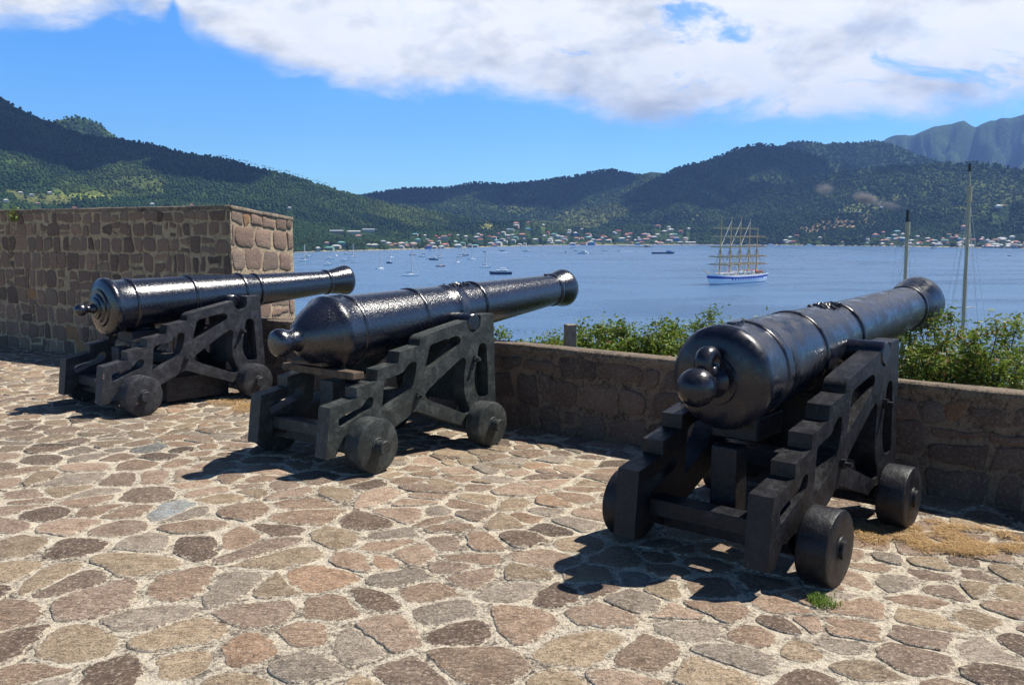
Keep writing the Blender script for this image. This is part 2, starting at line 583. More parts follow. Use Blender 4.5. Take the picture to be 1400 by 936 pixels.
# cover colour: forest with clearings, meadow and bare earth
def land_colour(x, y, z):
    az = np.arctan2(x, y)
    n = fbm(x / 160, y / 160, 5, 0.6)
    n2 = fbm(x / 420 + 3, y / 420, 4)
    dark = np.array([0.012, 0.034, 0.014]); mid = np.array([0.034, 0.066, 0.019]); light = np.array([0.110, 0.140, 0.034]); grass = np.array([0.12, 0.135, 0.04])
    k = np.clip((n - 0.32) / 0.36, 0, 1)[:, None]
    c = dark * (1 - k) + mid * k
    hgt = z - SEA
    low = np.clip(1 - hgt / 260.0, 0, 1)
    k2 = (np.clip((n2 - 0.47) / 0.12, 0, 1) * np.clip((n - 0.40) / 0.2, 0, 1) * (0.25 + 0.75 * low))[:, None]
    c = c * (1 - k2) + light * k2
    k3 = (np.clip((n2 - 0.60) / 0.06, 0, 1) * low * np.clip((hgt - 25) / 15, 0, 1))[:, None]
    c = c * (1 - k3) + grass * k3
    return c

def sight_hit(u, v):
    a, sl = bearing(u, v)
    R_ = np.arange(1500, 9000, 8.0)
    z = terrain(R_ * math.sin(a), R_ * math.cos(a))
    hit = np.nonzero((EYE + sl * R_) <= z)[0]
    return (a, R_[hit[0]]) if len(hit) else (a, 4000.0)
PATCH = []       # (azimuth, half azimuth, range, half range, colour, strength)
for u, v, du_, vt, vb, cc_, st_ in (
        (1132, 307, 34, 297, 317, (0.26, 0.19, 0.11), 1.0), (1190, 300, 22, 295, 305, (0.22, 0.17, 0.09), .7), (985, 273, 26, 266, 281, (0.15, 0.17, 0.045), .9), (1006, 250, 16, 240, 262, (0.13, 0.15, 0.04), .8), (948, 297, 20, 290, 304, (0.13, 0.15, 0.04), .6),
        (1185, 283, 40, 278, 289, (0.15, 0.17, 0.05), .7), (722, 264, 24, 258, 272, (0.13, 0.15, 0.04), .8), (782, 293, 22, 284, 302, (0.14, 0.16, 0.045), .8), (700, 285, 30, 278, 291, (0.10, 0.13, 0.035), .6), (668, 307, 16, 303, 311, (0.17, 0.18, 0.06), .9),
        (104, 268, 44, 262, 275, (0.17, 0.21, 0.05), 1.0), (200, 252, 30, 240, 268, (0.10, 0.13, 0.04), .6), (50, 270, 40, 262, 280, (0.13, 0.14, 0.05), .7), (350, 235, 18, 228, 245, (0.11, 0.12, 0.04), .6), (1290, 290, 40, 283, 296, (0.12, 0.15, 0.04), .6), (865, 305, 30, 300, 310, (0.11, 0.13, 0.04), .6)):
    a0, r0 = sight_hit(u, v); _, r1 = sight_hit(u, vt); _, r2 = sight_hit(u, vb)
    PATCH.append((a0, du_ / 1265, (r1 + r2) / 2, max(40, abs(r1 - r2) / 2), np.array(cc_), st_))
def patch_weight(x, y, p):
    aa = np.arctan2(x, y); rr = np.hypot(x, y)
    e = ((aa - p[0]) / p[1]) ** 2 + ((rr - p[2]) / p[3]) ** 2 + 3.0 * (fbm(x / 55, y / 55, 4, .6) - 0.5)
    return np.clip((1.0 - e) * 2.5, 0, 1) * p[5]

def build_land():
    na, nr = 1080, 430
    A = np.linspace(-0.98, 0.92, na)
    # finer rings where the land is steep and near
    R = np.concatenate([np.linspace(1350, 4600, 260), np.linspace(4620, 7600, 110), np.linspace(7660, 15500, nr - 370)])
    a, r = np.meshgrid(A, R, indexing='ij')
    x = (r * np.sin(a)).ravel(); y = (r * np.cos(a)).ravel()
    z = terrain(x, y)
    c = land_colour(x, y, z)
    far = np.clip((np.hypot(x, y) - 8000) / 2000, 0, 1)[:, None]
    # a bare brown field above the shore and a beach line
    bx, by = 0.0, 0.0
    aa = np.arctan2(x, y)
    for p in PATCH:
        k = patch_weight(x, y, p)[:, None]
        c = c * (1 - k) + p[4] * k
    ds = shore(aa)
    k = ((z < SEA + 2.0) & (z > SEA - 2))[:, None] * 1.0
    c = c * (1 - k) + np.array([0.36, 0.31, 0.22]) * k
    i = np.arange(na * len(R)).reshape(na, len(R))
    F = np.stack([i[:-1, :-1].ravel(), i[1:, :-1].ravel(), i[1:, 1:].ravel(), i[:-1, 1:].ravel()], 1)
    F = F[:, ::-1]
    return np.stack([x, y, z], 1), F, c

m, nt, bs, tcc, geo = new_mat('wooded_hills')
P = geo.outputs['Position']
c = attr(nt, 'col')
vo = nt.n('ShaderNodeTexVoronoi')
vo.inputs['Scale'].default_value = 0.075
nt.L.new(P, vo.inputs['Vector'])
vo2 = nt.n('ShaderNodeTexVoronoi')
vo2.inputs['Scale'].default_value = 0.03
nt.L.new(P, vo2.inputs['Vector'])
sepc = nt.n('ShaderNodeSeparateColor'); nt.L.new(vo.outputs['Color'], sepc.inputs[0])
c = nt.mix(1.0, c, nt.ramp(sepc.outputs[0], [(0, (0.55, 0.6, 0.55)), (1, (1.5, 1.4, 1.3))]), 'MULTIPLY')
nt.L.new(c, bs.inputs['Base Color'])
bs.inputs['Roughness'].default_value = 0.95
bs.inputs['Specular IOR Level'].default_value = 0.1
h = nt.math('SUBTRACT', 1.0, nt.math('ADD', vo.outputs['Distance'], nt.math('MULTIPLY', vo2.outputs['Distance'], 1.2)))
nt.L.new(nt.bump(h, 1.0, 9.0), bs.inputs['Normal'])
M_land = m
V, F, C_ = build_land()
land = tag(mesh_np('hills', V, F, M_land, smooth=True, colors=C_), kind='structure')
del V, F, C_

# tree crowns covering the slopes: one uncountable forest
ico_v = []
g = (1 + 5 ** 0.5) / 2
for a_, b_ in ((1, g), (-1, g), (1, -g), (-1, -g)):
    ico_v += [(0, a_, b_), (a_, b_, 0), (b_, 0, a_)]
ico_v = np.array(ico_v) / math.sqrt(1 + g * g)
def hull_faces(v):
    F = []
    n = len(v)
    for i in range(n):
        for j in range(i + 1, n):
            for k in range(j + 1, n):
                nn = np.cross(v[j] - v[i], v[k] - v[i])
                s = (v - v[i]) @ nn
                if np.all(s < 1e-6): F.append((i, j, k))
                elif np.all(s > -1e-6): F.append((i, k, j))
    return np.array(F)
ico_f = hull_faces(ico_v)

# ------------------------------------------------------------------ sea
m, nt, bs, tcc, geo = new_mat('sea_water')
P = geo.outputs['Position']
big = nt.noise(nt.scalevec(P, (0.0045, 0.012, 1)), 1.0, 6, 0.6, 0.6)
bs.inputs['Metallic'].default_value = 0
nt.L.new(nt.ramp(big, [(0.35, (0.050, 0.118, 0.235)), (0.65, (0.078, 0.165, 0.300))]), bs.inputs['Base Color'])
nt.L.new(nt.smooth(big, 0.36, 0.62, 0.22, 0.36), bs.inputs['Roughness'])
bs.inputs['IOR'].default_value = 1.33
wv = nt.math('ADD', nt.noise(nt.scalevec(P, (0.35, 0.6, 1)), 1.0, 5, 0.65), nt.math('MULTIPLY', nt.noise(nt.scalevec(P, (0.05, 0.09, 1)), 1.0, 4, 0.6), 2.0))
nt.L.new(nt.bump(wv, 0.5, 1.6), bs.inputs['Normal'])
M_sea = m
sea = mesh_np('sea', [(-17000, -900, SEA), (17000, -900, SEA), (17000, 16800, SEA), (-17000, 16800, SEA)], np.array([[0, 1, 2, 3]]), M_sea)
tag(sea, kind='structure')

# ------------------------------------------------------------------ haze (real air)
hz = MB(); hz.box(-17400, 17400, -1200, 17200, SEA - 60, 1950)
m = bpy.data.materials.new('haze_air'); m.use_nodes = True
nt = NT(m.node_tree)
m.node_tree.nodes.remove(m.node_tree.nodes['Principled BSDF'])
pv = nt.n('ShaderNodeVolumePrincipled')
pv.inputs['Color'].default_value = (0.26, 0.47, 1.0, 1)
pv.inputs['Density'].default_value = 4.9e-5
pv.inputs['Anisotropy'].default_value = 0.2
out = [n for n in m.node_tree.nodes if n.type == 'OUTPUT_MATERIAL'][0]
nt.L.new(pv.outputs[0], out.inputs['Volume'])
haze = tag(hz.build('haze', m), kind='stuff')

# clouds standing over the hills, above the frame; they shade the upper slopes
def clouds():
    V, F = [], []
    rc = np.random.default_rng(12)
    base = MB()
    spec = [  # photo x of the shaded slope, its distance, half sizes
        (-60, 3900, 700, 520), (120, 3850, 620, 480), (290, 3650, 430, 330), (600, 5500, 560, 480), (760, 5400, 480, 420), (870, 6400, 600, 500), (1030, 5000, 520, 430), (1150, 5600, 700, 520), (1370, 4650, 520, 260)]
    for (u, D, hx, hy) in spec:
        a = az_of(u); gx_, gy_ = D * math.sin(a), D * math.cos(a)
        alt = 2450.0; hgt = (alt - 350) / math.tan(SUN_EL)
        cx_, cy_ = gx_ + math.sin(SUN_AZ) * hgt, gy_ + math.cos(SUN_AZ) * hgt
        for q in range(26):
            an = rc.uniform(0, 2 * PI); rr_ = math.sqrt(rc.random()) * 0.85
            r0 = rc.uniform(0.22, 0.42) * min(hx, hy)
            c0 = np.array([cx_ + hx * rr_ * math.cos(an), cy_ + hy * rr_ * math.sin(an), alt + r0 * 0.35 + rc.uniform(0, 90)])
            nv, nf = base_sphere
            P_ = nv * np.array([1, 1, 0.55]) * r0 * (1 + 0.22 * (fbm(nv[:, 0] * 2 + q, nv[:, 1] * 2 + nv[:, 2] * 2, 3) - 0.5)[:, None])
            V.append(P_ + c0); F.append(nf + len(nv) * (len(V) - 1))
    return np.concatenate(V), np.concatenate(F)
_n1, _n2 = 16, 10
_sv = np.array([(math.cos(2 * PI * i / _n1) * math.sin(PI * (j + .5) / _n2), math.sin(2 * PI * i / _n1) * math.sin(PI * (j + .5) / _n2), math.cos(PI * (j + .5) / _n2)) for j in range(_n2) for i in range(_n1)])
_sf = np.array([(j * _n1 + i, (j + 1) * _n1 + i, (j + 1) * _n1 + (i + 1) % _n1, j * _n1 + (i + 1) % _n1) for j in range(_n2 - 1) for i in range(_n1)])
base_sphere = (_sv, _sf)
V, F = clouds()
tag(mesh_np('clouds', V, F, mat_simple('cloud_white', (0.85, 0.86, 0.88), 1.0, 0.03, 0.01, spec=0.0), smooth=True), kind='structure')

# ------------------------------------------------------------------ fort ground
WN = (0.637, 0.771); WE = (0.771, -0.637)      # outward normal and run of the parapet
WD = 5.88
def wpt(s, n):   # s along the wall from (0,7.63), n = distance along outward normal
    return (WD * WN[0] - 3.748 * WN[0] * 0 + s * WE[0] + (n - WD) * WN[0], WD * WN[1] + s * WE[1] + (n - WD) * WN[1])
# wheel contact heights measured on the uneven paving
contacts = [(-3.318, 8.148, -0.023), (-4.121, 8.808, -0.007), (-2.557, 9.074, -0.027), (-3.36, 9.734, -0.011),
            (-0.93, 6.033, 0.013), (-1.742, 6.683, 0.017), (-0.191, 6.957, -0.019), (-1.003, 7.607, -0.016),
            (1.439, 4.124, -0.009), (0.638, 4.788, -0.002), (2.123, 4.949, -0.001), (1.323, 5.613, 0.005)]
cp_ = np.array(contacts)
SG = 0.62
Km = np.exp(-((cp_[:, None, :2] - cp_[None, :, :2]) ** 2).sum(-1) / (2 * SG * SG))
Wk = np.linalg.solve(Km + 0.02 * np.eye(12), cp_[:, 2])
def ground_z(x, y):
    x = np.asarray(x, float); y = np.asarray(y, float)
    d2 = (x[..., None] - cp_[:, 0]) ** 2 + (y[..., None] - cp_[:, 1]) ** 2
    g_ = (np.exp(-d2 / (2 * SG * SG)) * Wk).sum(-1)
    return g_ + 0.010 * (fbm(x * 1.1 + 40, y * 1.1 + 40, 3) - 0.5) - 0.003

gx = np.arange(-16, 12.01, 0.1); gy = np.arange(-9, 18.01, 0.1)
X, Y = np.meshgrid(gx, gy, indexing='ij')
Z = ground_z(X, Y)
i = np.arange(X.size).reshape(X.shape)
F = np.stack([i[:-1, :-1].ravel(), i[1:, :-1].ravel(), i[1:, 1:].ravel(), i[:-1, 1:].ravel()], 1)
ctr = np.stack([(X[:-1, :-1] + 0.05).ravel(), (Y[:-1, :-1] + 0.05).ravel()], 1)
F = F[(ctr @ np.array(WN)) < WD + 0.12]
MV, MF = np.stack([X.ravel(), Y.ravel(), Z.ravel()], 1), F

def clip_poly(poly, px, py, qx, qy):
    """keep the part nearer to p than to q"""
    mx, my = (px + qx) / 2, (py + qy) / 2
    nx, ny = qx - px, qy - py
    out = []
    n = len(poly)
    for k in range(n):
        a = poly[k]; b = poly[(k + 1) % n]
        da = (a[0] - mx) * nx + (a[1] - my) * ny
        db = (b[0] - mx) * nx + (b[1] - my) * ny
        if da <= 0: out.append(a)
        if (da < 0 < db) or (db < 0 < da):
            t = da / (da - db)
            out.append((a[0] + (b[0] - a[0]) * t, a[1] + (b[1] - a[1]) * t))
    return out

def chaikin(p, n=2, q=0.25):
    for _ in range(n):
        o = []
        for k in range(len(p)):
            a = p[k]; b = p[(k + 1) % len(p)]
            o.append((a[0] * (1 - q) + b[0] * q, a[1] * (1 - q) + b[1] * q))
            o.append((a[0] * q + b[0] * (1 - q), a[1] * q + b[1] * (1 - q)))
        p = o
    return p

def paving():
    rs = random.Random(11)
    pts = []
    du, dv = 0.300, 0.215
    s = -12.5
    row = 0
    n_ = -2.5
    while n_ < WD - 0.10:
        du, dv = (0.335, 0.225) if n_ < 3.0 else ((0.29, 0.20) if n_ < 3.8 else (0.262, 0.180))
        s = -20 + (row % 2) * du * 0.5 + rs.uniform(-.1, .1)
        while s < 7:
            q = wpt(s, n_)
            # coarser, more random in the middle; more regular near the wall and to the right
            reg = 0.36 if (s > -3.3) else 0.62
            if n_ > 5.0 or (s < -8.4 and n_ > 2.5): reg = 0.35
            jx = rs.uniform(-1, 1) * du * reg; jy = rs.uniform(-1, 1) * dv * reg
            qx = q[0] + WE[0] * jx + WN[0] * jy; qy = q[1] + WE[1] * jx + WN[1] * jy
            if rs.random() > 0.07: pts.append((qx, qy))
            if rs.random() < 0.11: pts.append((qx + rs.uniform(-.17, .17), qy + rs.uniform(-.14, .14)))
            s += du * rs.uniform(0.85, 1.2)
        n_ += dv
        row += 1
    pts = [p for p in pts if p[1] > 1.6 and abs(p[0]) < p[1] * 0.72 + 2.4 and p[1] < 15.5 and p[0] * WN[0] + p[1] * WN[1] < WD - 0.09]
    cell = {}
    for k, p in enumerate(pts):
        cell.setdefault((int(p[0] // 0.5), int(p[1] // 0.5)), []).append(k)
    V, F, C = [], [], []
    pal = [((0.315, 0.200, 0.135), 5), ((0.345, 0.240, 0.155), 4.5), ((0.250, 0.165, 0.120), 3.5), ((0.130, 0.080, 0.055), 2.2), ((0.36, 0.215, 0.135), 0.6), ((0.310, 0.240, 0.190), 3.0), ((0.30, 0.30, 0.30), 0.12), ((0.40, 0.265, 0.190), 3)]
    cw = [p[1] for p in pal]
    for k, (px, py) in enumerate(pts):
        poly = [(px - .55, py - .55), (px + .55, py - .55), (px + .55, py + .55), (px - .55, py + .55)]
        cx, cy = int(px // 0.5), int(py // 0.5)
        nb = [j for dx in (-1, 0, 1, -2, 2) for dy in (-1, 0, 1, -2, 2) for j in cell.get((cx + dx, cy + dy), ()) if j != k]
        nb.sort(key=lambda j: (pts[j][0] - px) ** 2 + (pts[j][1] - py) ** 2)
        for j in nb[:16]:
            poly = clip_poly(poly, px, py, pts[j][0], pts[j][1])
            if len(poly) < 3: break
        if len(poly) < 3: continue
        # inset for the joint
        gx_ = sum(p[0] for p in poly) / len(poly); gy_ = sum(p[1] for p in poly) / len(poly)
        ext = sum(math.hypot(p[0] - gx_, p[1] - gy_) for p in poly) / len(poly)
        gap = rs.uniform(0.006, 0.024)
        f = 1 - gap / max(0.05, ext * 0.8)
        if f < 0.4: continue
        poly = [(gx_ + (p[0] - gx_) * f, gy_ + (p[1] - gy_) * f) for p in poly]
        poly = chaikin(chaikin(poly, 1, rs.uniform(0.14, 0.27)), 1, 0.25)
        # subdivide long edges, roughen outline
        out = []
        for a in range(len(poly)):
            p, q = poly[a], poly[(a + 1) % len(poly)]
            L = math.hypot(q[0] - p[0], q[1] - p[1])
            nn = max(1, int(L / 0.022))
            for b in range(nn):
                out.append((p[0] + (q[0] - p[0]) * b / nn, p[1] + (q[1] - p[1]) * b / nn))
        arr = np.array(out)
        nx = fbm(arr[:, 0] * 16 + 9, arr[:, 1] * 16, 3) - 0.5; ny = fbm(arr[:, 0] * 16 + 50, arr[:, 1] * 16 + 30, 3) - 0.5
        arr = arr + np.stack([nx, ny], 1) * 0.040
        c0 = arr.mean(0)
        base = len(V)
        lift = rs.uniform(-0.003, 0.007)
        tilt = (rs.uniform(-.012, .012), rs.uniform(-.012, .012))
        rings = [(1.0, -0.003), (0.982, 0.001 + lift), (0.92, 0.003 + lift), (0.66, 0.004 + lift)]
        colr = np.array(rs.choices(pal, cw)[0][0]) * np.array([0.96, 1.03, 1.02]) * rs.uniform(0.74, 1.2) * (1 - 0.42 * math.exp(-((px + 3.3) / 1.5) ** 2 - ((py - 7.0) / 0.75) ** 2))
        n = len(arr)
        for ri, (sc, dz) in enumerate(rings):
            pp = c0 + (arr - c0) * sc
            zz = ground_z(pp[:, 0], pp[:, 1]) + dz + (pp[:, 0] - c0[0]) * tilt[0] + (pp[:, 1] - c0[1]) * tilt[1]
            rim_tone = 0.40 if ri == 0 else (0.72 if ri == 1 else 1.0)  # the two outer rings of each stone are coloured darker
            for a in range(n):
                V.append((pp[a, 0], pp[a, 1], zz[a])); C.append(tuple(colr * rim_tone) + ((1.0, 0.95, 0.55, 0.0)[ri],))
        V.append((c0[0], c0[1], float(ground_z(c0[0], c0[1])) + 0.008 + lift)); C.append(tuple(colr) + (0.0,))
        for ri in range(len(rings) - 1):
            for a in range(n):
                b = (a + 1) % n
                F.append((base + ri * n + a, base + ri * n + b, base + (ri + 1) * n + b, base + (ri + 1) * n + a))
        t = base + len(rings) * n
        for a in range(n):
            F.append((base + 3 * n + a, base + 3 * n + (a + 1) % n, t))
    return V, F, C
V, F, C_ = paving()
k = len(V)
Vall = np.concatenate([np.array(V), MV]); Fall = F + [tuple(int(q) + k for q in f) for f in MF]
mi = [0] * len(F) + [1] * len(MF)
call = np.concatenate([np.array(C_), np.full((len(MV), 4), 0.5)])
pav = tag(mesh_np('paving', Vall, Fall, [M_pave, M_mortar], smooth=True, mi=mi, colors=call), kind='structure')
del V, F, C_, Vall, Fall

# hillside falling from the fort to the sea
def hillside():
    S = np.linspace(-120, 120, 160); N = np.concatenate([[WD + 0.2, WD + 0.5, WD + 1, WD + 1.6, WD + 2.4, WD + 3.4, WD + 4.6, WD + 6], np.linspace(WD + 8, WD + 90, 40)])
    s, n = np.meshgrid(S, N, indexing='ij')
    x = WD * WN[0] + s * WE[0] + (n - WD) * WN[0]; y = WD * WN[1] + s * WE[1] + (n - WD) * WN[1]
    dn = n - WD
    z = -0.30 - 0.16 * dn - 0.62 * np.clip(dn - 3, 0, 100) + 1.2 * (fbm(x / 5, y / 5, 4) - 0.5) * np.clip(dn / 4, 0, 1)
    z = np.maximum(z, SEA - 4)
    i = np.arange(s.size).reshape(s.shape)
    F = np.stack([i[:-1, :-1].ravel(), i[1:, :-1].ravel(), i[1:, 1:].ravel(), i[:-1, 1:].ravel()], 1)
    return np.stack([x.ravel(), y.ravel(), z.ravel()], 1), F
V, F = hillside()
M_slope = mat_simple('slope_earth', (0.075, 0.075, 0.035), 0.95, 0.6, 2.5, 0.05)
tag(mesh_np('slope', V, F, M_slope, smooth=True), kind='structure')
# ground round the fort behind and beside the paving
V = [(-120, -90, -0.06), (90, -90, -0.06), (wpt(95, WD + 0.15)[0], wpt(95, WD + 0.15)[1], -0.06), (wpt(-120, WD + 0.15)[0], wpt(-120, WD + 0.15)[1], -0.06)]
V = np.array(V)
tag(mesh_np('ground', V, np.array([[0, 1, 2, 3]]), mat_simple('fort_turf', (0.07, 0.09, 0.03), 0.95, 0.4, 3)), kind='structure')


# ------------------------------------------------------------------ masonry
def stone_face(rs, L, z0, z1, rowh, wmin, wmax, joint, pal, weights, jitter=0.014, relief=0.014, top=None):
    """stones of one face in (s, z) with outward offset; returns V,F,C in local (s, off, z)"""
    V, F, C = [], [], []
    z = z0
    rows = []
    while z < z1 - 0.06:
        h = min(rowh * rs.uniform(0.78, 1.22), z1 - z)
        if z1 - (z + h) < rowh * 0.45: h = z1 - z
        rows.append((z, h)); z += h
    for z, h in rows:
        s = -rs.uniform(0, wmin)
        while s < L:
            w_ = rs.uniform(wmin, wmax)
            if rs.random() < 0.16: w_ *= 0.45
            a, b = max(s, 0), min(s + w_, L)
            s += w_
            if b - a < 0.05: continue
            parts = [(z, z + h)]
            if rs.random() < 0.16 and h > 0.16:
                zz = z + h * rs.uniform(0.35, 0.65); parts = [(z, zz), (zz, z + h)]
            for (za, zb) in parts:
                j = joint * rs.uniform(0.6, 1.6)
                x0, x1, y0, y1 = a + j / 2, b - j / 2, za + j / 2, zb - j / 2
                if x1 - x0 < 0.04 or y1 - y0 < 0.04: continue
                J = lambda: rs.uniform(-jitter, jitter)
                P4 = [(x0 + J(), y0 + J()), (x1 + J(), y0 + J()), (x1 + J(), y1 + J()), (x0 + J(), y1 + J())]
                cr = min(x1 - x0, y1 - y0) * rs.uniform(0.08, 0.28)
                out = []
                for k in range(4):
                    p, q = P4[k], P4[(k + 1) % 4]
                    Ln = math.hypot(q[0] - p[0], q[1] - p[1]); t = cr / Ln
                    for u in (t, 0.35, 0.5, 0.65, 1 - t):
                        out.append((p[0] + (q[0] - p[0]) * u, p[1] + (q[1] - p[1]) * u))
                    pr = P4[(k + 2) % 4]
                    tc_ = cr / math.hypot(pr[0] - q[0], pr[1] - q[1])
                    c1 = (q[0] + (p[0] - q[0]) * t * 0.35 + (pr[0] - q[0]) * tc_ * 0.35, q[1] + (p[1] - q[1]) * t * 0.35 + (pr[1] - q[1]) * tc_ * 0.35)
                    out.append(c1)
                arr = np.array(out)
                arr += np.stack([fbm(arr[:, 0] * 9 + z * 7, arr[:, 1] * 9, 3) - 0.5, fbm(arr[:, 0] * 9 + 33, arr[:, 1] * 9 + z, 3) - 0.5], 1) * jitter * 2
                arr[:, 0] = np.clip(arr[:, 0], 0.004, L - 0.004)
                c0 = arr.mean(0); n = len(arr); base = len(V)
                r0 = relief * rs.uniform(0.5, 1.3)
                colr = np.array(rs.choices(pal, weights)[0]) * rs.uniform(0.75, 1.2)
                for sc, off in ((1.0, -0.004), (0.975, r0 * 0.55), (0.93, r0 * 0.8), (0.5, r0 * 0.95)):
                    for q in arr:
                        V.append((c0[0] + (q[0] - c0[0]) * sc, off, c0[1] + (q[1] - c0[1]) * sc))
                        C.append(tuple(colr * (0.6 if sc == 1.0 else 1)))
                V.append((c0[0], r0 * 1.2, c0[1])); C.append(tuple(colr))
                for r_ in range(3):
                    for k in range(n):
                        F.append((base + r_ * n + k, base + r_ * n + (k + 1) % n, base + (r_ + 1) * n + (k + 1) % n, base + (r_ + 1) * n + k))
                t = base + 4 * n
                for k in range(n): F.append((base + 3 * n + k, base + 3 * n + (k + 1) % n, t))
    return V, F, C

def place_face(acc, face, P0, P1, ztop0=None, ztop1=None, zref=None, off0=0.0):
    """put a face on the vertical plane P0->P1; outward is to the right of the run P0->P1"""
    V, F, C = face
    dx, dy = P1[0] - P0[0], P1[1] - P0[1]
    L = math.hypot(dx, dy); ex, ey = dx / L, dy / L; nx, ny = ey, -ex
    k = len(acc[0])
    for (s, o, z) in V:
        zz = z
        if ztop0 is not None:
            zz = z * (ztop0 + (ztop1 - ztop0) * s / L) / zref
        acc[0].append((P0[0] + ex * s + nx * (o + off0), P0[1] + ey * s + ny * (o + off0), zz))
    acc[1].extend(tuple(i + k for i in f) for f in F); acc[2].extend([0] * len(F)); acc[3].extend(C)

def add_quadgrid(acc, P0, P1, z0, z1a, z1b, m, step=0.12, rough=0.008, c=(0.4, 0.33, 0.26)):
    dx, dy = P1[0] - P0[0], P1[1] - P0[1]
    L = math.hypot(dx, dy); nx, ny = dy / L, -dx / L
    n1 = max(1, int(L / step)); n2 = max(1, int((z1a - z0) / step))
    k = len(acc[0])
    for a in range(n1 + 1):
        for b in range(n2 + 1):
            t = a / n1; zt = z1a + (z1b - z1a) * t
            o = rough * (float(vnoise(np.array(t * L * 4 + 3), np.array(b * 0.7 + 5))) - 0.5) if 0 < a < n1 else 0
            acc[0].append((P0[0] + dx * t + nx * o, P0[1] + dy * t + ny * o, z0 + (zt - z0) * b / n2)); acc[3].append(c)
    for a in range(n1):
        for b in range(n2):
            i0 = k + a * (n2 + 1) + b
            acc[1].append((i0, i0 + n2 + 1, i0 + n2 + 2, i0 + 1)); acc[2].append(m)

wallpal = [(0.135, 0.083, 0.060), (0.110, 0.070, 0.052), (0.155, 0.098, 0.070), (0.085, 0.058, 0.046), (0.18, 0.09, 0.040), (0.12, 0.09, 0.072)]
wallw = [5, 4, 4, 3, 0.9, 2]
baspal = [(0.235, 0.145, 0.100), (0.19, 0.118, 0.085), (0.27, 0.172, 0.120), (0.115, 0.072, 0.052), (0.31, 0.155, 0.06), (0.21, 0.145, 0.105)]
rs = random.Random(5)

# parapet
ZP = 0.69
sL, sR = -11.25, 6.5
A0 = wpt(sL, WD); A1 = wpt(sR, WD)     # inner face, run so that outward (right) faces the fort: A0->A1 has right = -WN
acc = ([], [], [], [])
add_quadgrid(acc, A0, A1, -0.1, ZP - 0.05, ZP - 0.05, 1)
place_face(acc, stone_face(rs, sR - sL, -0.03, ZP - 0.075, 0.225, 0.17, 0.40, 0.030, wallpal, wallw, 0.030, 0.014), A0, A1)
B0 = wpt(sL, WD + 0.45); B1 = wpt(sR, WD + 0.45)
add_quadgrid(acc, B1, B0, -1.4, ZP - 0.09, ZP - 0.09, 1, 0.3)
add_quadgrid(acc, A1, B1, -1.2, ZP - 0.05, ZP - 0.09, 1, 0.2)
add_quadgrid(acc, B0, A0, -1.2, ZP - 0.09, ZP - 0.05, 1, 0.2)
par = empty('parapet', (wpt(0, WD)[0], wpt(0, WD)[1], 0))
tag(par, 'low dark brown stone parapet running along the edge of the paved terrace', 'wall')
def child_world(o, parent):
    o.parent = parent
    o.matrix_parent_inverse = Matrix.Translation(-Vector(parent.location))
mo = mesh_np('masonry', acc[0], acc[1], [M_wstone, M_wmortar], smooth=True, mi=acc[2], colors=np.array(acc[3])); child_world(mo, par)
# rough mortar coping, falling outwards, with a ragged lower lip on the terrace side
def coping(P0, P1, N, zin, zout, thick, depth, step=0.05, lip=0.02, seed=0, zend=None):
    dx, dy = P1[0] - P0[0], P1[1] - P0[1]; L = math.hypot(dx, dy)
    n = int(L / step)
    V, F = [], []
    for a in range(n + 1):
        t = a / n; s = t * L
        f = lambda k: float(fbm(np.array(s * 2.3 + k * 7 + seed), np.array(k * 3.1), 4)) - 0.5
        px, py = P0[0] + dx * t, P0[1] + dy * t
        dz = 0.0 if zend is None else (zend - zin) * t
        # (offset along N, z): lower lip, face, upper inner edge, two across top, outer edge, outer bottom
        prof = [(-lip * 0.2, zin - thick + 0.05 * f(1) - 0.005), (-lip - 0.012 * f(2), zin - thick * 0.6 + 0.02 * f(3)), (-lip + 0.015 * f(4), zin - 0.012 + 0.016 * f(5)), (0.0, zin + 0.016 * f(5)),
                (depth * 0.5, (zin * 0.5 + zout * 0.5) + 0.014 * f(6)), (depth, zout + 0.012 * f(7)), (depth + 0.02, zout - 0.06)]
        for o, z in prof:
            V.append((px + N[0] * o, py + N[1] * o, z + dz))
    m_ = 7
    for a in range(n):
        for b in range(m_ - 1):
            F.append((a * m_ + b, (a + 1) * m_ + b, (a + 1) * m_ + b + 1, a * m_ + b + 1))
    F.append(tuple(range(m_))); F.append(tuple(range(n * m_, n * m_ + m_))[::-1])
    return V, F
V, F = coping(A0, A1, WN, ZP, ZP - 0.052, 0.075, 0.46)
o = mesh_np('coping', V, F, M_cope, smooth=True); child_world(o, par)

# bastion on the left
Cn = (-3.23, 10.70); Fr = (-2.87, 12.2); Lf = (Cn[0] - 0.86 * 9.5, Cn[1] + 0.51 * 9.5)
ZB = 1.865
acc = ([], [], [], [])
Lfront = math.hypot(Lf[0] - Cn[0], Lf[1] - Cn[1]); Lr = math.hypot(Fr[0] - Cn[0], Fr[1] - Cn[1])
add_quadgrid(acc, Lf, Cn, -0.2, ZB, ZB, 1)
place_face(acc, stone_face(rs, Lfront, -0.05, ZB, 0.215, 0.12, 0.27, 0.026, baspal, wallw, 0.022, 0.010), Lf, Cn)
add_quadgrid(acc, Cn, Fr, -1.2, ZB, ZB - 0.11, 1)
place_face(acc, stone_face(rs, Lr, 0.0, ZB, 0.285, 0.27, 0.50, 0.034, baspal, wallw, 0.024, 0.014), Cn, Fr, ZB, ZB - 0.11, ZB)
Bk = (Fr[0] - 0.86 * 9.5, Fr[1] + 0.51 * 9.5)
add_quadgrid(acc, Fr, Bk, -1.2, ZB - 0.11, ZB, 1, 0.4)
add_quadgrid(acc, Bk, Lf, -1.2, ZB, ZB, 1, 0.4)
bas = empty('bastion', (Cn[0], Cn[1], 0))
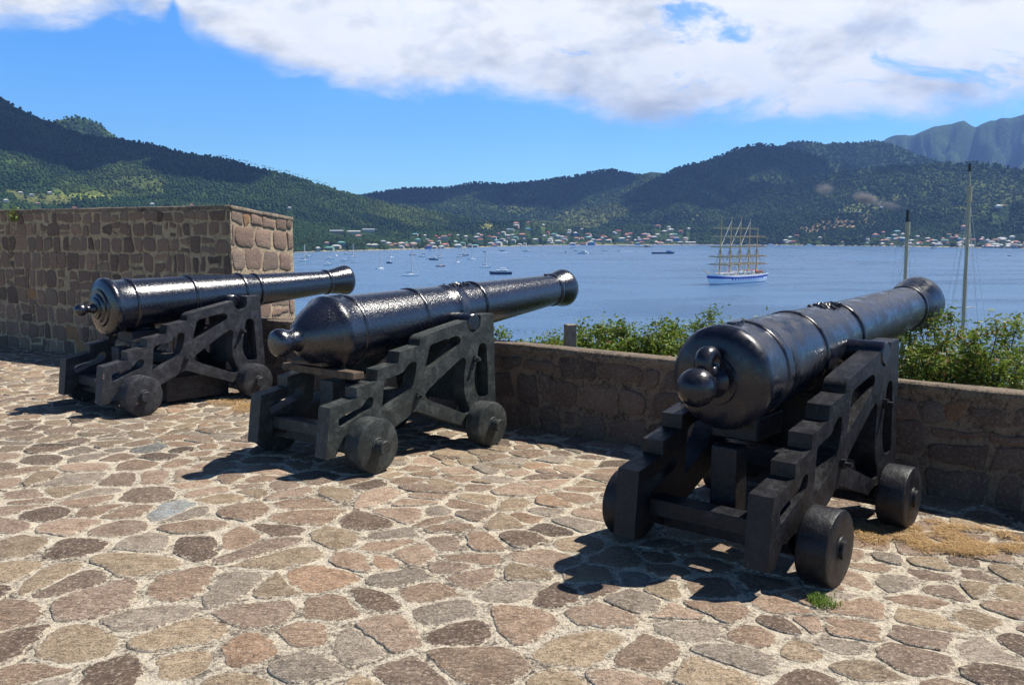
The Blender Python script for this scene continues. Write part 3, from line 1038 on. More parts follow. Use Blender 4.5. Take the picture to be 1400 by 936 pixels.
tag(bas, 'high square-cornered stone bastion with brown blocks and pale mortar behind the leftmost cannon', 'bastion')
mo = mesh_np('masonry', acc[0], acc[1], [M_wstone, M_bmortar], smooth=True, mi=acc[2], colors=np.array(acc[3])); child_world(mo, bas)
# top slab with overhanging weathered rim
def cap_ring(poly, z, h, over):
    cx = sum(p[0] for p in poly) / len(poly); cy = sum(p[1] for p in poly) / len(poly)
    P_ = []
    for k in range(len(poly)):
        a, b = poly[k], poly[(k + 1) % len(poly)]
        n = int(math.hypot(b[0] - a[0], b[1] - a[1]) / 0.12)
        za, zb = z[k], z[(k + 1) % len(poly)]
        for j in range(n):
            t = j / n; P_.append((a[0] + (b[0] - a[0]) * t, a[1] + (b[1] - a[1]) * t, za + (zb - za) * t))
    V, F = [], []
    n = len(P_)
    for r_, (ov, dz) in enumerate(((0.0, -0.01), (over, 0.004), (over, h * 0.6), (over * 0.3, h), (-0.25, h + 0.004))):
        for k, p in enumerate(P_):
            L = math.hypot(p[0] - cx, p[1] - cy); w_ = 0.022 * (float(fbm(np.array(k * 0.31 + r_ * 5), np.array(2.0), 4)) - 0.5)
            V.append((p[0] + (p[0] - cx) / L * (ov + w_), p[1] + (p[1] - cy) / L * (ov + w_), p[2] + dz + w_ * 0.8))
    for r_ in range(4):
        for k in range(n): F.append((r_ * n + k, r_ * n + (k + 1) % n, (r_ + 1) * n + (k + 1) % n, (r_ + 1) * n + k))
    F.append(tuple(range(4 * n, 5 * n)))
    return V, F
V, F = cap_ring([Lf, Cn, Fr, Bk], [ZB, ZB, ZB - 0.11, ZB], 0.045, 0.02)
o = mesh_np('coping', V, F, M_cope, smooth=True); child_world(o, bas)


# ------------------------------------------------------------------ CANNONS
OUTLINE = [(-0.252, 0.12), (-0.218, 0.453), (0.007, 0.492), (0.007, 0.562), (0.193, 0.594), (0.195, 0.667), (0.387, 0.697), (0.402, 0.773), (0.598, 0.805), (0.602, 0.838), (0.622, 0.862), (0.66, 0.877), (1.108, 0.960),
           (1.108, 0.945), (1.117, 0.912), (1.140, 0.884), (1.172, 0.872), (1.205, 0.872), (1.236, 0.888), (1.256, 0.915), (1.262, 0.945), (1.262, 0.996), (1.414, 1.002), (1.461, 0.30), (1.469, 0.14), (1.10, 0.14), (1.084, 0.165), (0.812, 0.253), (0.585, 0.335),
           (0.548, 0.336), (0.457, 0.289), (0.359, 0.249), (0.16, 0.165), (0.10, 0.12), (0.02, 0.12), (-0.05, 0.202), (-0.11, 0.214), (-0.145, 0.17), (-0.175, 0.125)]
HOLES = [
    [(-0.147, 0.335), (-0.147, 0.372), (-0.124, 0.387), (0.002, 0.416), (0.055, 0.428), (0.085, 0.462), (0.105, 0.482), (0.138, 0.490), (0.158, 0.478), (0.160, 0.44), (0.137, 0.405), (0.093, 0.389), (0.002, 0.362), (-0.129, 0.313)],
    [(0.232, 0.348), (0.245, 0.452), (0.255, 0.565), (0.265, 0.588), (0.297, 0.601), (0.424, 0.622), (0.450, 0.64), (0.492, 0.683), (0.533, 0.697), (0.566, 0.69), (0.574, 0.67), (0.560, 0.595), (0.530, 0.512), (0.475, 0.454), (0.396, 0.415), (0.299, 0.376), (0.25, 0.342)],
    [(0.641, 0.571), (0.667, 0.668), (0.700, 0.780), (0.715, 0.800), (0.735, 0.809), (0.967, 0.850), (1.010, 0.848), (1.034, 0.835), (1.040, 0.81), (1.013, 0.774), (0.827, 0.680), (0.662, 0.598)],
    [(0.662, 0.447), (0.701, 0.485), (0.872, 0.583), (1.040, 0.676), (1.070, 0.684), (1.092, 0.675), (1.102, 0.645), (1.090, 0.585), (1.080, 0.511), (1.088, 0.417), (1.116, 0.344), (1.151, 0.285), (1.148, 0.262), (1.105, 0.250), (0.921, 0.320), (0.681, 0.410)],
    [(1.238, 0.725), (1.247, 0.755), (1.268, 0.776), (1.301, 0.780), (1.328, 0.768), (1.340, 0.735), (1.346, 0.680), (1.368, 0.395), (1.362, 0.368), (1.335, 0.354), (1.275, 0.360), (1.238, 0.385), (1.210, 0.440), (1.200, 0.500), (1.206, 0.577), (1.226, 0.66)],
]
def area(p): return 0.5 * sum(p[i][0] * p[(i + 1) % len(p)][1] - p[(i + 1) % len(p)][0] * p[i][1] for i in range(len(p)))
def smooth_loop(p, ang=28):
    """round the gentle corners only"""
    o = []
    n = len(p)
    for k in range(n):
        a, b, c_ = p[k - 1], p[k], p[(k + 1) % n]
        v1 = Vector((b[0] - a[0], b[1] - a[1])); v2 = Vector((c_[0] - b[0], c_[1] - b[1]))
        an = math.degrees(v1.angle(v2))
        if 8 < an < 52 and v1.length > 0.012 and v2.length > 0.012:
            o.append((b[0] - v1.x * 0.25, b[1] - v1.y * 0.25)); o.append((b[0] + v2.x * 0.25, b[1] + v2.y * 0.25))
        else: o.append(b)
    return o
loops = [smooth_loop(OUTLINE)] + [smooth_loop(h) for h in HOLES]
loops = [l if (area(l) > 0) == (k == 0) else l[::-1] for k, l in enumerate(loops)]
tess = tessellate_polygon([[Vector((p[0], p[1], 0)) for p in l] for l in loops])
flat = [p for l in loops for p in l]
def cheek_mesh(name, y0, y1, mat, parent):
    n = len(flat)
    ya, yb = min(y0, y1), max(y0, y1)
    V = [(p[0], ya, p[1]) for p in flat] + [(p[0], yb, p[1]) for p in flat]
    F = []
    for t in tess:
        a, b, c_ = t
        pa, pb, pc = flat[a], flat[b], flat[c_]
        ccw = (pb[0] - pa[0]) * (pc[1] - pa[1]) - (pb[1] - pa[1]) * (pc[0] - pa[0])
        if abs(ccw) < 1e-10: continue
        if ccw < 0: b, c_ = c_, b
        F.append((a, b, c_)); F.append((a + n, c_ + n, b + n))
    k = 0
    for l in loops:
        m_ = len(l)
        for i in range(m_):
            a = k + i; b = k + (i + 1) % m_
            F.append((b, a, a + n, b + n))
        k += m_
    o = mesh_np(name, V, F, mat, parent)
    bv = o.modifiers.new('bevel', 'BEVEL'); bv.width = 0.006; bv.segments = 2; bv.limit_method = 'ANGLE'; bv.angle_limit = math.radians(50)
    return o

def cylY(mb, x, z, y0, y1, r, n=40, bev=0.008):
    s = 1 if y1 > y0 else -1
    L = abs(y1 - y0)
    mb.lathe([(0, r - bev), (bev, r), (L - bev, r), (L, r - bev)], (x, y0, z), (0, s, 0), n)

M_oldwood = mat_simple('weathered_timber', (0.085, 0.058, 0.038), 0.85, 0.5, 14, 0.006)

def make_cannon(pose, B, prof, knob, matG, matC, label, xr, xf, r, r2, W, T, Wi, Wo, Wa, tr_out=True, cypher=(), extras=None):
    X, Y, yaw, tilt, bank, dz = pose
    root = empty('cannon')
    # pose matrix: same small-angle pose as measured
    rot = Matrix.Rotation(yaw, 4, 'Z') @ Matrix(((1, 0, -tilt, 0), (0, 1, -bank, 0), (tilt, bank, 1, 0), (0, 0, 0, 1)))
    off = Matrix.Translation((-0.6, 0, 0))
    M = Matrix.Translation((X, Y, dz)) @ Matrix.Rotation(yaw, 4, 'Z') @ Matrix.Translation((0.6, 0, 0)) @ Matrix(((1, 0, -tilt, 0), (0, 1, -bank, 0), (tilt, bank, 1, 0), (0, 0, 0, 1))) @ off
    loc_, q_, s_ = M.decompose()
    root.location = loc_; root.rotation_mode = 'XYZ'; root.rotation_euler = q_.to_euler()
    tag(root, label, 'cannon', 'cannons on stepped iron carriages along the parapet')
    # cheeks
    cheek_mesh('cheek', -W, -W + T, matC, root)
    cheek_mesh('cheek', W - T, W, matC, root)
    # axles with round ends, wheels
    for x, rr in ((xr, r), (xf, r2)):
        mb = MB(); mb.box(x - 0.065, x + 0.065, -Wi + 0.004, Wi - 0.004, rr - 0.06, rr + 0.05)
        cylY(mb, x, rr, Wi - 0.03, Wa, 0.047, 28, 0.004); cylY(mb, x, rr, -Wi + 0.03, -Wa, 0.047, 28, 0.004)
        mb.build('axle', matC, root, smooth=True, bevel=0.0)
        for s in (-1, 1):
            mb = MB()
            L = Wo - Wi
            mb.lathe([(0, rr - 0.010), (0.010, rr), (L - 0.012, rr), (L - 0.004, rr - 0.004), (L, rr - 0.012), (L + 0.001, rr * 0.55), (L + 0.002, 0.06), (L + 0.008, 0.056), (L + 0.008, 0.03)], (x, s * Wi, rr), (0, s, 0), 56)
            mb.build('wheel', matC, root, smooth=True)
    # cross timbers between the cheeks
    mb = MB(); mb.box(-0.12, 0.0, -W + T + .002, W - T - .002, 0.215, 0.30); mb.build('transom', matC, root, bevel=0.006)
    mb = MB(); mb.box(1.27, 1.36, -W + T + .002, W - T - .002, 0.30, 0.78); mb.build('transom', matC, root, bevel=0.006)
    mb = MB(); mb.box(0.52, 0.64, -W + T + .002, W - T - .002, 0.38, 0.47); mb.build('transom', matC, root, bevel=0.006)
    # bolts through the cheeks
    for bx, bz in ((0.585, 0.447), (1.20, 0.665)):
        mb = MB()
        mb.tube((bx, -W - 0.055, bz), (bx, W + 0.055, bz), 0.013, n=12)
        for s in (-1, 1):
            mb.tube((bx, s * (W + 0.0), bz), (bx, s * (W + 0.024), bz), 0.027, n=6)
        mb.build('bolt', matC, root, smooth=True)
    # elevating post under the breech
    mb = MB(); mb.box(0.10, 0.22, -0.07, 0.07, 0.13, 0.56); mb.build('elevating_post', matC, root, bevel=0.008)
    # barrel
    e, xt, z0 = B
    ax = Vector((math.cos(e), 0, math.sin(e))); org = Vector((xt, 0, z0))
    mb = MB(); mb.lathe(prof, org, ax, 96)
    bar = mb.build('barrel', matG, root, smooth=True, angle=50)
    # cascabel
    mb = MB(); mb.lathe(knob, org, ax, 48)
    mb.build('cascabel', matG, bar, smooth=True, angle=60)
    tz = 0.944
    for s in (-1, 1):
        mb = MB(); y1 = (W + 0.006 if tr_out else W - T * 0.9)
        cylY(mb, 1.185, tz, s * 0.12, s * y1, 0.066, 36, 0.008)
        mb.build('trunnion', matG, bar, smooth=True)
    up = Vector((-math.sin(e), 0, math.cos(e)))
    rr_ = random.Random(3)
    for (s, R, kind) in cypher:
        # cast relief: small welts lying on the barrel's top
        V, F = [], []
        rad = 0.075 if kind == 'cypher' else 0.05
        mbx = MB()
        if kind == 'cypher':
            for q in range(16):
                a = rr_.uniform(0, 2 * PI); d_ = rad * math.sqrt(rr_.random())
                ds, dy = d_ * math.cos(a) * 1.6, d_ * math.sin(a)
                c0 = org + ax * (s + ds) + up * (math.sqrt(R * R - dy * dy) - 0.004) + Vector((0, dy, 0))
                c1 = c0 + up * 0.016 + ax * rr_.uniform(-.02, .02) + Vector((0, rr_.uniform(-.02, .02), 0))
                mbx.tube(c0, c1, 0.017, 0.010, 10)
            nm = 'cypher_relief'
        else:
            for q in range(3):
                c0 = org + ax * (s + (q - 1) * 0.035) + up * (R - 0.012)
                mbx.tube(c0, c0 + up * 0.024, 0.030, 0.024, 14)
            nm = 'vent_patch'
        mbx.build(nm, matG, bar, smooth=True)
    if extras: extras(root, bar, org, ax, up, matG, matC)
    return root

def ringed(segs):
    """segs: list of (s, R) with optional raised ring: (s, R, ringR)"""
    out = []
    for g_ in segs:
        if len(g_) == 2: out.append(g_)
        else:
            s, R, Q = g_; w_ = 0.018
            out += [(s - w_ - 0.004, R), (s - w_, R + (Q - R) * .75), (s - w_ * .5, Q), (s + w_ * .5, Q), (s + w_, R + (Q - R) * .75), (s + w_ + 0.004, R)]
    # subdivide for an even surface
    res = [out[0]]
    for a, b in zip(out, out[1:]):
        n = max(1, int(abs(b[0] - a[0]) / 0.08))
        for k in range(1, n + 1): res.append((a[0] + (b[0] - a[0]) * k / n, a[1] + (b[1] - a[1]) * k / n))
    return res

def ball(s0, r, n=14):
    return [(s0 - r * math.cos(PI * k / n), max(1e-4, r * math.sin(PI * k / n))) for k in range(n)]

G_gloss = mat_gun('gloss_black_gunpaint', 0.215, 80, 0.0019, coat=0.25, spec=0.8)
G_gloss2 = mat_gun('thick_gloss_black_gunpaint', 0.21, 58, 0.0030, coat=0.25, spec=0.8)
G_satin = mat_gun('satin_black_gunpaint', 0.30, 22, 0.0009, spk=9)
C_a = mat_carriage('grey_black_carriage_paint', (0.026, 0.027, 0.032), (0.095, 0.098, 0.108), 0.5, chips=0.9)
C_b = mat_carriage('greenish_carriage_paint', (0.028, 0.032, 0.031), (0.105, 0.116, 0.108), 0.55, chips=0.3)
C_c = mat_carriage('black_carriage_paint', (0.009, 0.009, 0.011), (0.038, 0.038, 0.044), 0.5, chips=0.1, rough=0.42)

# left cannon
profA = ringed([(-1.28, 0.05), (-1.285, 0.075), (-1.270, 0.10), (-1.255, 0.102), (-1.250, 0.125), (-1.235, 0.135), (-1.232, 0.165), (-1.215, 0.175), (-1.21, 0.215), (-1.195, 0.235), (-1.19, 0.256), (-1.172, 0.268), (-1.14, 0.268), (-1.125, 0.258), (-1.10, 0.246),
                (-0.945, 0.236, 0.248), (-0.332, 0.216, 0.228), (0.252, 0.187, 0.199), (0.447, 0.167, 0.179), (1.394, 0.128, 0.140), (1.43, 0.131), (1.52, 0.144), (1.60, 0.160), (1.655, 0.170), (1.685, 0.170), (1.697, 0.160), (1.699, 0.10), (1.698, 0.068), (1.55, 0.066), (1.45, 0.001)])
knobA = ball(-1.394, 0.058) [:11] + [(-1.352, 0.036), (-1.33, 0.032), (-1.30, 0.040), (-1.27, 0.05)]
# middle cannon
profB = ringed([(-1.35, 0.06), (-1.34, 0.086), (-1.32, 0.112), (-1.29, 0.140), (-1.25, 0.172), (-1.20, 0.203), (-1.15, 0.228), (-1.115, 0.244), (-1.095, 0.262), (-1.06, 0.266), (-1.03, 0.255),
                (-0.905, 0.246, 0.253), (-0.261, 0.220, 0.229), (0.14, 0.201, 0.206), (0.455, 0.189, 0.202), (1.564, 0.140, 0.150), (1.60, 0.145), (1.66, 0.158), (1.715, 0.171), (1.75, 0.173), (1.77, 0.164), (1.774, 0.10), (1.772, 0.07), (1.6, 0.066), (1.5, 0.001)])
knobB = [(-1.535, 0.001), (-1.533, 0.045), (-1.525, 0.074), (-1.508, 0.090), (-1.48, 0.096), (-1.45, 0.090), (-1.42, 0.078), (-1.385, 0.070), (-1.35, 0.078), (-1.32, 0.10)]
# right cannon
profC = ringed([(-1.235, 0.06), (-1.228, 0.115), (-1.215, 0.12), (-1.212, 0.135), (-1.20, 0.19), (-1.185, 0.225), (-1.165, 0.248), (-1.14, 0.257), (-1.11, 0.256), (-1.08, 0.250),
                (-0.905, 0.243, 0.250), (-0.87, 0.242, 0.246), (-0.356, 0.222, 0.230), (0.272, 0.193, 0.204), (1.648, 0.150, 0.160), (1.69, 0.156), (1.78, 0.172), (1.87, 0.188), (1.925, 0.195), (1.945, 0.190), (1.950, 0.18), (1.952, 0.10), (1.95, 0.075), (1.8, 0.07), (1.7, 0.001)])
knobC = ball(-1.395, 0.092)[:12] + [(-1.325, 0.055), (-1.29, 0.052), (-1.24, 0.07), (-1.22, 0.10)]

def extras_mid(root, bar, org, ax, up, matG, matC):
    mb = MB(); mb.box(0.03, 0.13, -0.36, 0.40, 0.605, 0.655)
    o = mb.build('plank', M_oldwood, root, bevel=0.006)
    mb = MB()
    V = [(-0.02, -0.10, 0.675), (-0.02, 0.28, 0.675), (0.30, 0.28, 0.675), (0.30, -0.10, 0.675), (-0.02, -0.10, 0.70), (-0.02, 0.28, 0.70), (0.30, 0.28, 0.735), (0.30, -0.10, 0.735)]
    mb.add(V, [(3, 2, 1, 0), (4, 5, 6, 7), (0, 1, 5, 4), (1, 2, 6, 5), (2, 3, 7, 6), (3, 0, 4, 7)])
    mb.build('quoin', M_oldwood, root, bevel=0.005)
    # muzzle sight
    mb = MB(); c0 = org + ax * 1.50 + up * 0.135; mb.tube(c0, c0 + up * 0.02, 0.03, 0.02, 12); mb.build('sight', matG, bar, smooth=True)

def extras_right(root, bar, org, ax, up, matG, matC):
    mb = MB()
    c0 = org + ax * (-1.285) + up * 0.098
    n, m_ = 24, 14
    V, F = [], []
    for a in range(n):
        t = 2 * PI * a / n
        for b in range(m_):
            f = 2 * PI * b / m_
            R = 0.047 + 0.034 * math.cos(f)
            V.append(c0 + ax * (R * math.cos(t)) + up * (R * math.sin(t)) + Vector((0, 0.045 * math.sin(f), 0)))
    for a in range(n):
        for b in range(m_):
            F.append((a * m_ + b, a * m_ + (b + 1) % m_, ((a + 1) % n) * m_ + (b + 1) % m_, ((a + 1) % n) * m_ + b))
    mb.add(V, F); mb.build('breeching_ring', matG, bar, smooth=True)
    mb = MB(); mb.box(0.20, 0.52, -0.12, 0.12, 0.58, 0.70); mb.build('quoin', matC, root, bevel=0.01)

def extras_left(root, bar, org, ax, up, matG, matC):
    mb = MB(); mb.box(0.20, 0.50, -0.14, 0.14, 0.60, 0.71); mb.build('quoin', matC, root, bevel=0.01)
    mb = MB(); mb.box(0.45, 1.12, -W_A + 0.13, W_A - 0.13, 0.03, 0.26); mb.build('support_block', matC, root, bevel=0.01)

W_A = 0.406
make_cannon([-3.7547, 8.4398, 0.8825, -0.0035, 0.0158, -0.0168], (0.052, 1.189, 0.998), profA, knobA, G_gloss, C_a,
            'leftmost black cannon before the bastion, with a small ball at its breech', 0.051, 1.25, 0.181, 0.170, 0.406, 0.117, 0.449, 0.593, 0.636, tr_out=False, extras=extras_left)
make_cannon([-1.3759, 6.31, 0.8958, -0.0274, 0.0034, 0.0001], (0.095, 1.181, 0.990), profB, knobB, G_gloss2, C_b,
            'middle cannon, lumpy gloss black paint, greenish grey carriage with a plank across it', 0.057, 1.241, 0.185, 0.171, 0.421, 0.113, 0.443, 0.582, 0.655, cypher=((0.28, 0.195, 'cypher'), (-0.98, 0.25, 'vent')), extras=extras_mid)
make_cannon([0.9768, 4.3832, 0.8782, 0.0071, 0.0061, -0.002], (0.052, 1.199, 0.970), profC, knobC, G_satin, C_c,
            'nearest cannon at right, smooth satin black barrel with large round knob and ring', 0.097, 1.169, 0.179, 0.169, 0.406, 0.120, 0.447, 0.596, 0.622, cypher=((0.13, 0.20, 'cypher'), (-1.0, 0.247, 'vent')), extras=extras_right)


# ------------------------------------------------------------------ dry grass and weeds on the paving
M_straw = mat_attr('straw', 0.8, 0.2)
M_leaf = mat_leaf('leaf')
def blades(pts, lmin, lmax, width, cols, lift=0.01, flat=True, seed=1):
    r_ = np.random.default_rng(seed)
    V, F, C = [], [], []
    for (x, y) in pts:
        z = float(ground_z(x, y)) + 0.006
        a = r_.uniform(0, 2 * PI); L = r_.uniform(lmin, lmax)
        if flat:
            dx, dy, dz = math.cos(a) * L, math.sin(a) * L, r_.uniform(-0.003, lift)
            z += r_.uniform(0, lift)
        else:
            dx, dy, dz = math.cos(a) * L * 0.5, math.sin(a) * L * 0.5, L
        wx, wy = -math.sin(a) * width, math.cos(a) * width
        cr = np.array(cols[r_.integers(len(cols))]) * r_.uniform(0.7, 1.2)
        k = len(V)
        mxx, myy = x + dx * .5 + r_.uniform(-.3, .3) * L * .5, y + dy * .5 + r_.uniform(-.3, .3) * L * .5
        V += [(x - wx, y - wy, z), (x + wx, y + wy, z), (mxx + wx, myy + wy, z + dz * .6 + 0.003), (mxx - wx, myy - wy, z + dz * .6 + .003), (x + dx, y + dy, z + dz)]
        F += [(k, k + 1, k + 2, k + 3), (k + 3, k + 2, k + 4)]
        C += [tuple(cr)] * 5
    return V, F, C
def blob_pts(regions, n, seed):
    r_ = np.random.default_rng(seed); out = []
    while len(out) < n:
        u0, v0, ru, rv = regions[r_.integers(len(regions))]
        a = r_.uniform(0, 2 * PI); d_ = math.sqrt(r_.random()) * 1.15
        u, v = u0 + ru * d_ * math.cos(a), v0 + rv * d_ * math.sin(a)
        x, y = gnd(u, v)
        if fbm(np.array(x * 9), np.array(y * 9), 3) > 0.38 + 0.22 * d_ * (0.4 + r_.random() * .6) - 0.05: out.append((x, y))
    return out
strawc = [(0.40, 0.24, 0.10), (0.48, 0.31, 0.14), (0.30, 0.17, 0.07), (0.52, 0.38, 0.20)]
V, F, C_ = blades(blob_pts([(1250, 732, 70, 18), (1300, 740, 85, 18), (1215, 722, 40, 16), (1345, 748, 50, 10)], 7500, 3), 0.02, 0.075, 0.0011, strawc, 0.012, seed=4)
tag(mesh_np('dry_grass', V, F, M_straw, colors=np.array(C_)), label='golden dry grass clippings lying by the front wheel of the nearest cannon', cat='dry grass', kind='stuff')
V, F, C_ = blades(blob_pts([(346, 556, 26, 6), (318, 548, 30, 5)], 1800, 5), 0.02, 0.08, 0.0016, strawc, 0.012, seed=6)
tag(mesh_np('dry_grass', V, F, M_straw, colors=np.array(C_)), label='thin scatter of dry grass under the front wheel of the leftmost cannon', cat='dry grass', kind='stuff')
V, F, C_ = blades(blob_pts([(1130, 822, 20, 8), (1118, 818, 12, 4)], 700, 8), 0.012, 0.035, 0.0014, [(0.10, 0.20, 0.03), (0.16, 0.26, 0.05), (0.07, 0.14, 0.02), (0.25, 0.28, 0.08)], flat=False, seed=9)
tag(mesh_np('grass_tuft', V, F, M_leaf, colors=np.array(C_)), label='tiny bright green grass patch on the paving beside the nearest rear wheel', cat='grass', kind='stuff')


# ------------------------------------------------------------------ shrubs beyond the parapet
M_stem = mat_simple('shrub_stem', (0.10, 0.075, 0.045), 0.85, 0.4, 20)
def leafcloud(r_, centres, per, spread, size, cols, weights, elong=1.6, droop=0.2):
    """centres: (n,3) twig ends; leaves scattered around each"""
    n = len(centres) * per
    c = np.repeat(centres, per, axis=0) + r_.normal(0, 1, (n, 3)) * spread
    d = r_.normal(0, 1, (n, 3)); d[:, 2] *= 0.6; d[:, 2] -= droop; d /= np.linalg.norm(d, axis=1)[:, None]
    q = r_.normal(0, 1, (n, 3)); sd = np.cross(d, q); sd /= np.linalg.norm(sd, axis=1)[:, None]
    s = size * r_.uniform(0.6, 1.35, (n, 1))
    up = np.cross(d, sd)
    v0 = c; v1 = c + d * s * elong * .5 + sd * s * .42 + up * s * .08; v2 = c + d * s * elong; v3 = c + d * s * elong * .5 - sd * s * .42 + up * s * .08
    V = np.stack([v0, v1, v2, v3], 1).reshape(-1, 3)
    F = np.arange(n * 4).reshape(n, 4)
    ci = r_.choice(len(cols), n, p=np.array(weights) / sum(weights))
    C = np.array(cols)[ci] * r_.uniform(0.65, 1.3, (n, 1))
    return V, F, np.repeat(C, 4, axis=0)

GREENS = [(0.10, 0.17, 0.024), (0.15, 0.22, 0.035), (0.21, 0.26, 0.05), (0.055, 0.10, 0.018), (0.26, 0.24, 0.06), (0.26, 0.10, 0.05)]
def shrub(x, y, zb, top, rx, label, seed, size=0.028, feathery=False, red=0.4, dens=1.0, group=None):
    r_ = np.random.default_rng(seed)
    root = empty('shrub', (x, y, zb))
    tag(root, label, 'shrub', group)
    H_ = top - zb
    st = MB(); ends = []
    nst = int((20 if not feathery else 24) * (rx / 0.5) ** 0.8)
    for k in range(nst):
        a = r_.uniform(0, 2 * PI); rr = rx * math.sqrt(r_.random())
        hx, hy = rr * math.cos(a), rr * math.sin(a)
        h_ = H_ * (1 - 0.16 * (rr / rx) ** 2) * (r_.uniform(0.80, 1.0) if not feathery else r_.uniform(0.74, 1.10) - 0.0)
        p = Vector((hx * 0.25, hy * 0.25, 0)); prev = p.copy()
        segs = 7
        for j in range(1, segs + 1):
            t = j / segs
            q = Vector((hx * (0.25 + 0.75 * t) + r_.normal(0, .02), hy * (0.25 + 0.75 * t) + r_.normal(0, .02), h_ * t))
            st.tube(prev, q, 0.012 * (1 - t * 0.8) + 0.002, 0.012 * (1 - (j + 1) / (segs + 1) * 0.8) + 0.0015, 5, caps=False)
            if t > 0.4:
                nt_ = 4 if not feathery else 5
                for b in range(nt_):
                    L = (0.17 if not feathery else 0.13) * r_.uniform(0.4, 1.1) * (1.15 - 0.5 * t)
                    v = Vector((r_.normal(), r_.normal(), abs(r_.normal()) * 0.7)).normalized() * L
                    e_ = q + v
                    st.tube(q, e_, 0.0035, 0.0015, 4, caps=False)
                    ends.append(e_[:]); ends.append((q + v * 0.55)[:])
            prev = q
        ends.append(prev[:]); ends.append((prev + Vector((0, 0, 0.03)))[:])
    st.build('stem', M_stem, root)
    cols = GREENS; wts = [4, 4, 3, 3, 1.0, red] if not feathery else [3, 4, 3.5, 2, 2.2, red]
    V, F, C = leafcloud(r_, np.array(ends), int((13 if not feathery else 17) * dens), 0.042 if not feathery else 0.036, size, cols, wts, elong=1.5 if not feathery else 2.4)
    mesh_np('foliage', V, F, M_leaf, root, colors=C)
    return root

def behind(u, v, n):      # point on the slope behind the parapet in the direction of a photo position
    d = ray(u, v); t = (WD + n) / (d[0] * WN[0] + d[1] * WN[1])
    return d[0] * t, d[1] * t, EYE + d[2] * t
SH = [  # photo x, photo y of top, distance behind the wall's inner face, half width, label, feathery
    (686, 457, 1.3, 0.22, 'small round leafed shrub peeking out right beside the middle carriage', False, 0.2),
    (734, 455, 1.5, 0.34, 'low bright green shrub just left of the wooden post', False, 0.3),
    (828, 443, 1.4, 0.36, 'leafy green shrub with reddish tips just right of the wooden post', False, 0.9),
    (872, 452, 1.6, 0.34, 'pale green shrub, second to the right of the wooden post', False, 0.3),
    (918, 446, 1.5, 0.36, 'dense green shrub behind the parapet, halfway from the post to the nearest cannon', False, 0.4),
    (962, 446, 1.6, 0.34, 'yellow green shrub rising behind the breech of the nearest cannon', True, 0.4),
    (1040, 462, 1.5, 0.45, 'green shrub hidden mostly behind the barrel of the nearest cannon', True, 0.4),
    (1150, 462, 1.4, 0.45, 'green shrub below the barrel just left of the nearest carriage top', True, 0.5),
    (1248, 474, 1.3, 0.34, 'feathery yellow green shrub just right of the nearest carriage', True, 0.6),
    (1306, 455, 1.2, 0.34, 'tall feathery shrub with rust red sprays left of the tall mast', True, 2.2),
    (1350, 478, 1.3, 0.30, 'feathery shrub with red brown tips directly right of the tall mast', True, 1.8),
    (1392, 458, 1.2, 0.32, 'tall sparse shrub at the right edge of the view', True, 1.0),
    (1445, 450, 1.0, 0.4, 'feathery shrub beyond the right edge', True, 1.0),
]
for k, (u, v, n, rx, lb, fe, red) in enumerate(SH):
    x, y, z = behind(u, v, n)
    if u > 1420: continue
    shrub(x, y, -0.30 - 0.16 * n - 0.05, z + 0.03, rx * (1.15 if not fe else 1.2), lb, 100 + k, size=0.025 if not fe else 0.0165, feathery=fe, red=red, dens=1.0 if not fe else 0.72)

# wooden post
x, y, z = behind(779, 443, 0.62)
mb = MB(); mb.box(-0.045, 0.045, -0.045, 0.045, 0, z + 0.5)
po = mb.build('post', mat_simple('grey_timber', (0.22, 0.19, 0.15), 0.9, 0.45, 18, 0.01), bevel=0.006)
po.location = (x, y, -0.5); po.rotation_euler = (0.01, 0, 0.3)
tag(po, 'square grey weathered wooden post standing behind the parapet among the shrubs', 'post')

# small plant on top of the bastion
d = ray(20, 287)
t = None
# front face line hit
ex, ey = -0.86, 0.51
k = (Cn[0] * d[1] - Cn[1] * d[0]) / (-ex * d[1] + ey * d[0]) * 1.0
px_, py_ = Cn[0] + ex * k, Cn[1] + ey * k
r_ = np.random.default_rng(77)
V, F, C_ = leafcloud(r_, r_.normal(0, 0.038, (12, 3)) * np.array([1, 1, 0.9]), 7, 0.02, 0.026, [(0.16, 0.22, 0.03), (0.28, 0.30, 0.04), (0.10, 0.16, 0.02)], [1, 1, 1])
pl = empty('weed', (px_ + 0.02, py_ - 0.06, ZB - 0.02)); tag(pl, 'small yellow green weed growing from the top edge of the bastion', 'weed')
mesh_np('foliage', V, F, M_leaf, pl, colors=C_)


# ------------------------------------------------------------------ boats on the bay
M_white = mat_simple('white_gelcoat', (0.86, 0.86, 0.84), 0.35, 0.06, 2)
M_navy = mat_simple('navy_hull_paint', (0.015, 0.03, 0.10), 0.35, 0.2, 2)
M_dark = mat_simple('dark_glass', (0.02, 0.025, 0.03), 0.25, 0.2, 2)  # dark window bands of cabins, wheelhouse and deckhouses
M_redh = mat_simple('dark_red_hull_paint', (0.16, 0.02, 0.02), 0.4, 0.2, 2)
M_blue = mat_simple('blue_canvas', (0.03, 0.08, 0.28), 0.7, 0.2, 2)
M_alu = mat_simple('pale_spar', (0.62, 0.60, 0.55), 0.4, 0.1, 2)
M_tan = mat_simple('varnished_spar', (0.50, 0.34, 0.14), 0.5, 0.2, 0.5)

